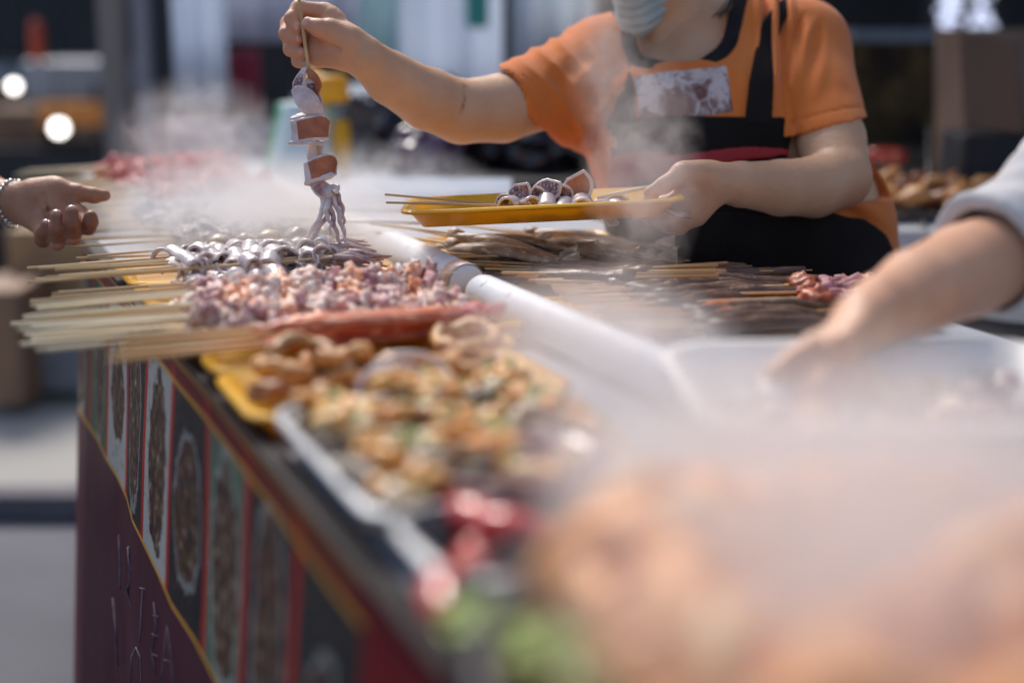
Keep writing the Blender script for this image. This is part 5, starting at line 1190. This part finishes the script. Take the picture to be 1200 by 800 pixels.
gp = gm.build('person', [M['skin_hand']], loc=(gb.x, gb.y, 0)); tag(gp, 'person in white sleeves reaching from the right into the basin', 'person')
M['white_shirt'] = pm('white_shirt', (.56,.55,.56), (.46,.45,.47), 10, .9, .3, 300)
hair_for(gp, hc, gf); clothed_person(q, rt, gsh, -1, None, M['white_shirt'], pm('grey_trousers', (.1,.1,.11), (.07,.07,.08), 12, .9), gp, gf)
f = Fld(*bnds([gsh, gel, P(1120,318,1.31)], .12), .005); f.prim(gsh, gel+cR*.01, .068, .068, .03); f.prim(gel+cR*.01, P(1150,300,1.325), .066, .060, .02)
X, Y, Zz = f.coords(); f.F += (.003*np.sin(X*90+Zz*60)*np.sin(Y*70+X*30)).astype(np.float32)
hp = P(1153,303,1.327); f.plane(hp, (P(1130,318,1.31)-P(1195,290,1.36)).normalized(), hp-V3((.12,.12,.12)), hp+V3((.12,.12,.12)))
f.prim(P(1120,322,1.30), P(1175,296,1.345), .047, .049, .003, op='-'); m = MB(); V, Q = f.mesh(); m.arrays(V, Q); m.build('sleeve', M['white_shirt'], gp)

# ------------------------------------------------------------------ held tray, lifted squid skewer
tc_ = P(636,243,1.80); ht = tray('yellow_tray', 'yellow tray of squid skewers held up in the woman left hand', (tc_.x, tc_.y, tc_.z-.012), .335, .13, .022, YT, 'yellow serving trays along the stall', 0, flare=.018, r=.028)
e0, e1 = P(486,250,1.80), P(790,236,1.79); dx_ = (e1-e0).normalized(); ht.rotation_euler = (0, -math.asin(dx_.z), math.atan2(dx_.y, dx_.x))
def HTp(a, b, c): return ht.matrix_basis @ V3((a, b, c))
bpy.context.view_layer.update()
yw = math.atan2(dx_.y, dx_.x)
for i, (a, b, c, pt, kind) in enumerate(((-.195,-.02,.030,-.02,'squid'),(-.20,.015,.036,-.10,'squid'),(-.17,.04,.022,-.02,'squid'))):
    p = HTp(a, b, c); skewer(kind, p, yw+(-.05,.06,.02)[i], pt, ('front','middle','rear')[i]+' raw squid skewer on the tray held by the woman', 'squid skewers on the held tray', i, 0)
for i, (px, py, s_, t_, sk) in enumerate(((608,231,.0125,.5,'squid_skin'),(630,233,.010,-.4,'squid_skin'),(640,226,.0135,.9,'squid_skin'),(662,232,.010,-.3,'squid_skin'),(676,226,.017,.2,'squid_skin'),(590,238,.008,.4,'squid_skin'),(650,238,.008,1.2,'squid_skin'))):
    s_ *= 1.25; c = P(px, py-2, 1.785); m = MB(); up = (cU*math.cos(t_)+cR*math.sin(t_)); sd = -(cR*math.cos(t_)-cU*math.sin(t_))
    m.strip([c-up*s_-sd*s_*.3, c-up*s_*.3+sd*s_*.15, c+up*s_*.4-sd*s_*.1-FH*.003, c+up*s_+sd*s_*.35-FH*.006], [sd+FH*.5]*4, [s_*.7,s_*.95,s_*1.0,s_*.75], .0032)
    if i in (0,): m.m = m.m
    tag(m.build('squid_curl', [M['squid_skin'] if i != 4 else M['squid_brown'], M['squid_flesh']], sub=2), ['leftmost tall white rimmed squid curl on the held tray','small squid curl between the two tall ones on the held tray','middle tall white rimmed squid curl on the held tray','low squid curl beside the brown one on the held tray','largest brown squid flap nearest the holding hand','tiny squid curl nearest the stick ends of the held tray','lowest tilted squid curl at the front rim of the held tray'][i], 'squid piece', 'squid curls on the held tray')
p = P(748,231,1.775); m = MB(); m.tube([P(700,232,1.79), P(752,221,1.80), P(768,218,1.80)], .0026, 8); tag(m.build('pale_stick', M['bamboo_pale']), 'pale bamboo stick on the tray rim by her left thumb', 'stick')
# lifted squid
L0 = 1.776
ls_ = root('lifted_squid_skewer', P(370,150,L0), 'squid skewer lifted upright by the raised hand with tentacles dangling', 'skewer')
m = MB(); m.tube([P(344,-48,1.772), P(351,5,1.7725), P(362,84,1.775), P(370,150,1.781), P(377,205,1.782), P(381,228,1.781)], [.0023,.0023,.0023,.002,.0018,.0005], 10); m.build('stick', M['bamboo'], ls_)
SK, SF, SB = M['squid_skin'], M['squid_flesh'], M['squid_brown']
def sp(m, pts, wv, wid, th=.0036, **kw): m.strip([P(*q_) for q_ in pts], wv, wid, th, 0, 1, **kw)
m = MB(); sp(m, [(358,79,1.778),(353,88,1.772),(350,98,1.769),(346,107,1.768)], [cR*.5-FH*.8, cR*.7-FH*.6, cR*.9-FH*.3, cR+cU*.5], [.004,.007,.009,.003], .003); m.build('squid_flap', [SK, SF], ls_, sub=2)
m = MB(); sp(m, [(343,104,1.769),(352,110,1.764),(361,120,1.763),(369,131,1.768),(374,142,1.776)], [cU*.9+cR*.4, cU*.8+cR*.6, cR*.8+cU*.6, cR*.85+cU*.4, cR], [.003,.0125,.0145,.0115,.007], .0032); m.build('squid_flap', [SF, SF], ls_, sub=2)
m = MB(); sp(m, [(362,92,1.776),(365,104,1.772),(370,116,1.774),(374,128,1.778)], [cR*.9+FH*.4]*4, [.004,.008,.008,.005], .003); m.build('squid_flap', [SK, SF], ls_, sub=2)
m = MB(); sp(m, [(360,82,1.772),(368,90,1.766),(373,99,1.766),(371,110,1.772)], [cR*.8-FH*.5]*4, [.003,.0055,.0055,.003], .0028); m.build('squid_flap', [SB, SB], ls_, sub=2)
m = MB(); sp(m, [(341,155,1.770),(352,153,1.764),(366,150,1.765),(379,149,1.773),(386,154,1.783)], [cU+cR*.05, cU, cU, cU-cR*.1, cU-cR*.2], [.0150,.0150,.0155,.0175,.012], .0042); m.build('squid_fold', [SB, SF], ls_, sub=2)
m = MB(); sp(m, [(342,140,1.770),(352,136,1.776),(366,134,1.782),(376,132,1.784)], [FH+cU*.2]*4, [.006,.009,.009,.005], .004); m.build('squid_fold', [SF, SF], ls_, sub=2)
m = MB(); sp(m, [(339,168,1.770),(352,168,1.768),(368,168,1.769),(380,170,1.776)], [FH-cU*.15]*4, [.005,.007,.007,.004], .0042); m.build('squid_fold', [SF, SF], ls_, sub=2)
m = MB(); sp(m, [(372,164,1.786),(370,174,1.785),(368,184,1.784),(372,192,1.784)], [cR]*4, [.010,.0105,.0095,.007], .0035); m.build('squid_fold', [SF, SF], ls_, sub=2)
wv = (cU*.93+cR*.25)
m = MB(); sp(m, [(357,204,1.770),(366,200,1.764),(378,195,1.765),(388,193,1.772),(394,200,1.781)], [wv, wv, wv, cU-cR*.05, cU-cR*.3], [.0150,.0140,.0145,.0150,.010], .0046); m.build('squid_fold', [SB, SF], ls_, sub=2)
m = MB(); sp(m, [(358,216,1.772),(370,212,1.768),(384,207,1.770),(392,204,1.778)], [FH-cU*.3]*4, [.005,.007,.007,.004], .005); m.build('squid_fold', [SF, SF], ls_, sub=2)
m = MB(); sp(m, [(368,212,1.776),(376,221,1.772),(388,226,1.772),(394,216,1.778)], [cR+cU*.3]*4, [.007,.011,.010,.005], .005); m.blob(P(384,226,1.776), (.010,.009,.012), 3, .2, 3, 1); m.build('squid_head', [M['squid_tentacle'], SF], ls_, sub=1)
tent = [[(382,228,1.774),(378,246,1.770),(368,266,1.768),(352,288,1.768),(334,309,1.770)], [(386,232,1.774),(384,250,1.768),(374,268,1.766),(359,287,1.765),(346,305,1.766)],
  [(390,228,1.778),(396,248,1.774),(401,266,1.772),(406,283,1.772),(408,300,1.774)], [(386,236,1.772),(390,256,1.768),(394,272,1.766),(399,286,1.766),(398,293,1.768)],
  [(380,232,1.780),(377,250,1.782),(372,262,1.784),(366,278,1.784),(362,288,1.784)], [(392,222,1.780),(400,240,1.782),(403,258,1.782),(400,272,1.784)], [(384,234,1.77),(382,252,1.762),(388,262,1.760),(386,276,1.762)]]
for i, tt in enumerate(tent):
    m = MB(); pts = []; n = len(tt)
    for k_ in range(21):
        x = k_/20*(n-1); a = min(int(x), n-2); fr = x-a; p_ = P(*tt[a]).lerp(P(*tt[a+1]), fr); pts.append(p_+cR*(.0012*math.sin(k_*1.1+i))+FH*(.0012*math.cos(k_*.9+i)))
    m.tube(pts, [(.0031*(1-k_/20)**.8+.0010)*(1+.10*math.sin(k_*2.7)) for k_ in range(21)], 9); m.build('tentacle', M['squid_tentacle'] if i % 2 else pm('tent_pale%d' % i, (.80,.70,.66), (.55,.40,.40), 80, .22, .4, 220, coat=.5), ls_, sub=1)

# ------------------------------------------------------------------ steam
def steam(c, rad, dens, label, nscale=3., lo=.42, hi=.62, seed=0, col=(.93,.93,.95), power=1.4, rot=(0,0,0), floor=.15, aniso=.25):
    m = MB(); m.blob((0,0,0), 1., 0, 0, 3); o = m.build('steam', None or M['ink'], loc=(0,0,0)); o.data.materials.clear()
    mt = bpy.data.materials.new('steam_vol'); mt.use_nodes = True; t = mt.node_tree; t.nodes.remove(t.nodes['Principled BSDF']); L = t.links.new
    out = t.nodes['Material Output']; pv = nd(t, 'ShaderNodeVolumePrincipled'); pv.inputs['Color'].default_value = col+(1,); pv.inputs['Anisotropy'].default_value = aniso; L(pv.outputs[0], out.inputs['Volume'])
    tc = nd(t, 'ShaderNodeTexCoord'); ln = nd(t, 'ShaderNodeVectorMath', operation='LENGTH'); L(tc.outputs['Object'], ln.inputs[0])
    fo = math_(t, 'POWER', math_(t, 'SUBTRACT', 1., math_(t, 'MULTIPLY', ln.outputs['Value'], ln.outputs['Value']), clamp=True), power)
    mp = nd(t, 'ShaderNodeVectorMath', operation='MULTIPLY_ADD'); L(tc.outputs['Object'], mp.inputs[0]); mp.inputs[1].default_value = tuple(q_*nscale/max(rad) for q_ in rad); mp.inputs[2].default_value = (seed*3.1, seed*1.7, seed*.9)
    n = nd(t, 'ShaderNodeTexNoise'); n.inputs['Scale'].default_value = 1.; n.inputs['Detail'].default_value = 4; n.inputs['Distortion'].default_value = .8; L(mp.outputs[0], n.inputs[0])
    mr = nd(t, 'ShaderNodeMapRange'); mr.inputs[1].default_value = lo; mr.inputs[2].default_value = hi; mr.inputs[3].default_value = floor; L(n.outputs[0], mr.inputs[0])
    L(math_(t, 'MULTIPLY', math_(t, 'MULTIPLY', fo, mr.outputs[0]), dens), pv.inputs['Density'])
    o.data.materials.append(mt); o.location = c; o.scale = rad; o.rotation_euler = rot; return tag(o, label, 'steam', 'steam over the stall', 'stuff')
WARM = (.93,.885,.88)
steam(P(1040,685,.74), (.205,.19,.140), 24, 'thick pale steam cloud rising over the right of the stall', 3.0, .36, .6, 1, floor=.4, rot=(0,0,-YAW), col=WARM)
steam(P(780,545,.88), (.105,.12,.105), 18, 'pale steam bank beside the oyster tray', 3.5, .38, .6, 9, floor=.35, rot=(0,0,-YAW), col=WARM)
steam(P(960,690,.55), (.125,.10,.095), 14, 'thin steam over the heaped orange prawns', 3.5, .38, .6, 5, floor=.35, rot=(0,0,-YAW), col=WARM)
steam(P(752,205,1.60), (.076,.09,.15), 11, 'tall wisp of steam rising in front of the black apron', 4.5, .42, .58, 2, floor=.15, rot=(0,0,-YAW), col=WARM)
steam(P(712,60,1.62), (.055,.09,.13), 5, 'upper wisp of steam before the face mask and strap', 3.5, .40, .60, 7, floor=.15, rot=(0,0,-YAW), col=WARM)
steam(Z(300,262,TT+.05), (.26,.44,.10), 13, 'steam blanket over the grey skewers', 7.0, .46, .6, 3, floor=.22, aniso=.3)
steam(P(235,175,2.6), (.17,.25,.15), 6.0, 'rising steam left of the lifted squid', 8.0, .45, .58, 4, floor=.03, aniso=.35)
steam(P(420,235,2.15), (.24,.20,.10), 6.0, 'faint steam drifting past the dangling tentacles', 6.0, .44, .58, 8, floor=.12, aniso=.3)
steam(P(690,410,1.28), (.15,.14,.085), 13, 'steam around the near end of the white tube', 4.0, .38, .58, 6, floor=.3, col=WARM, rot=(0,0,-YAW))
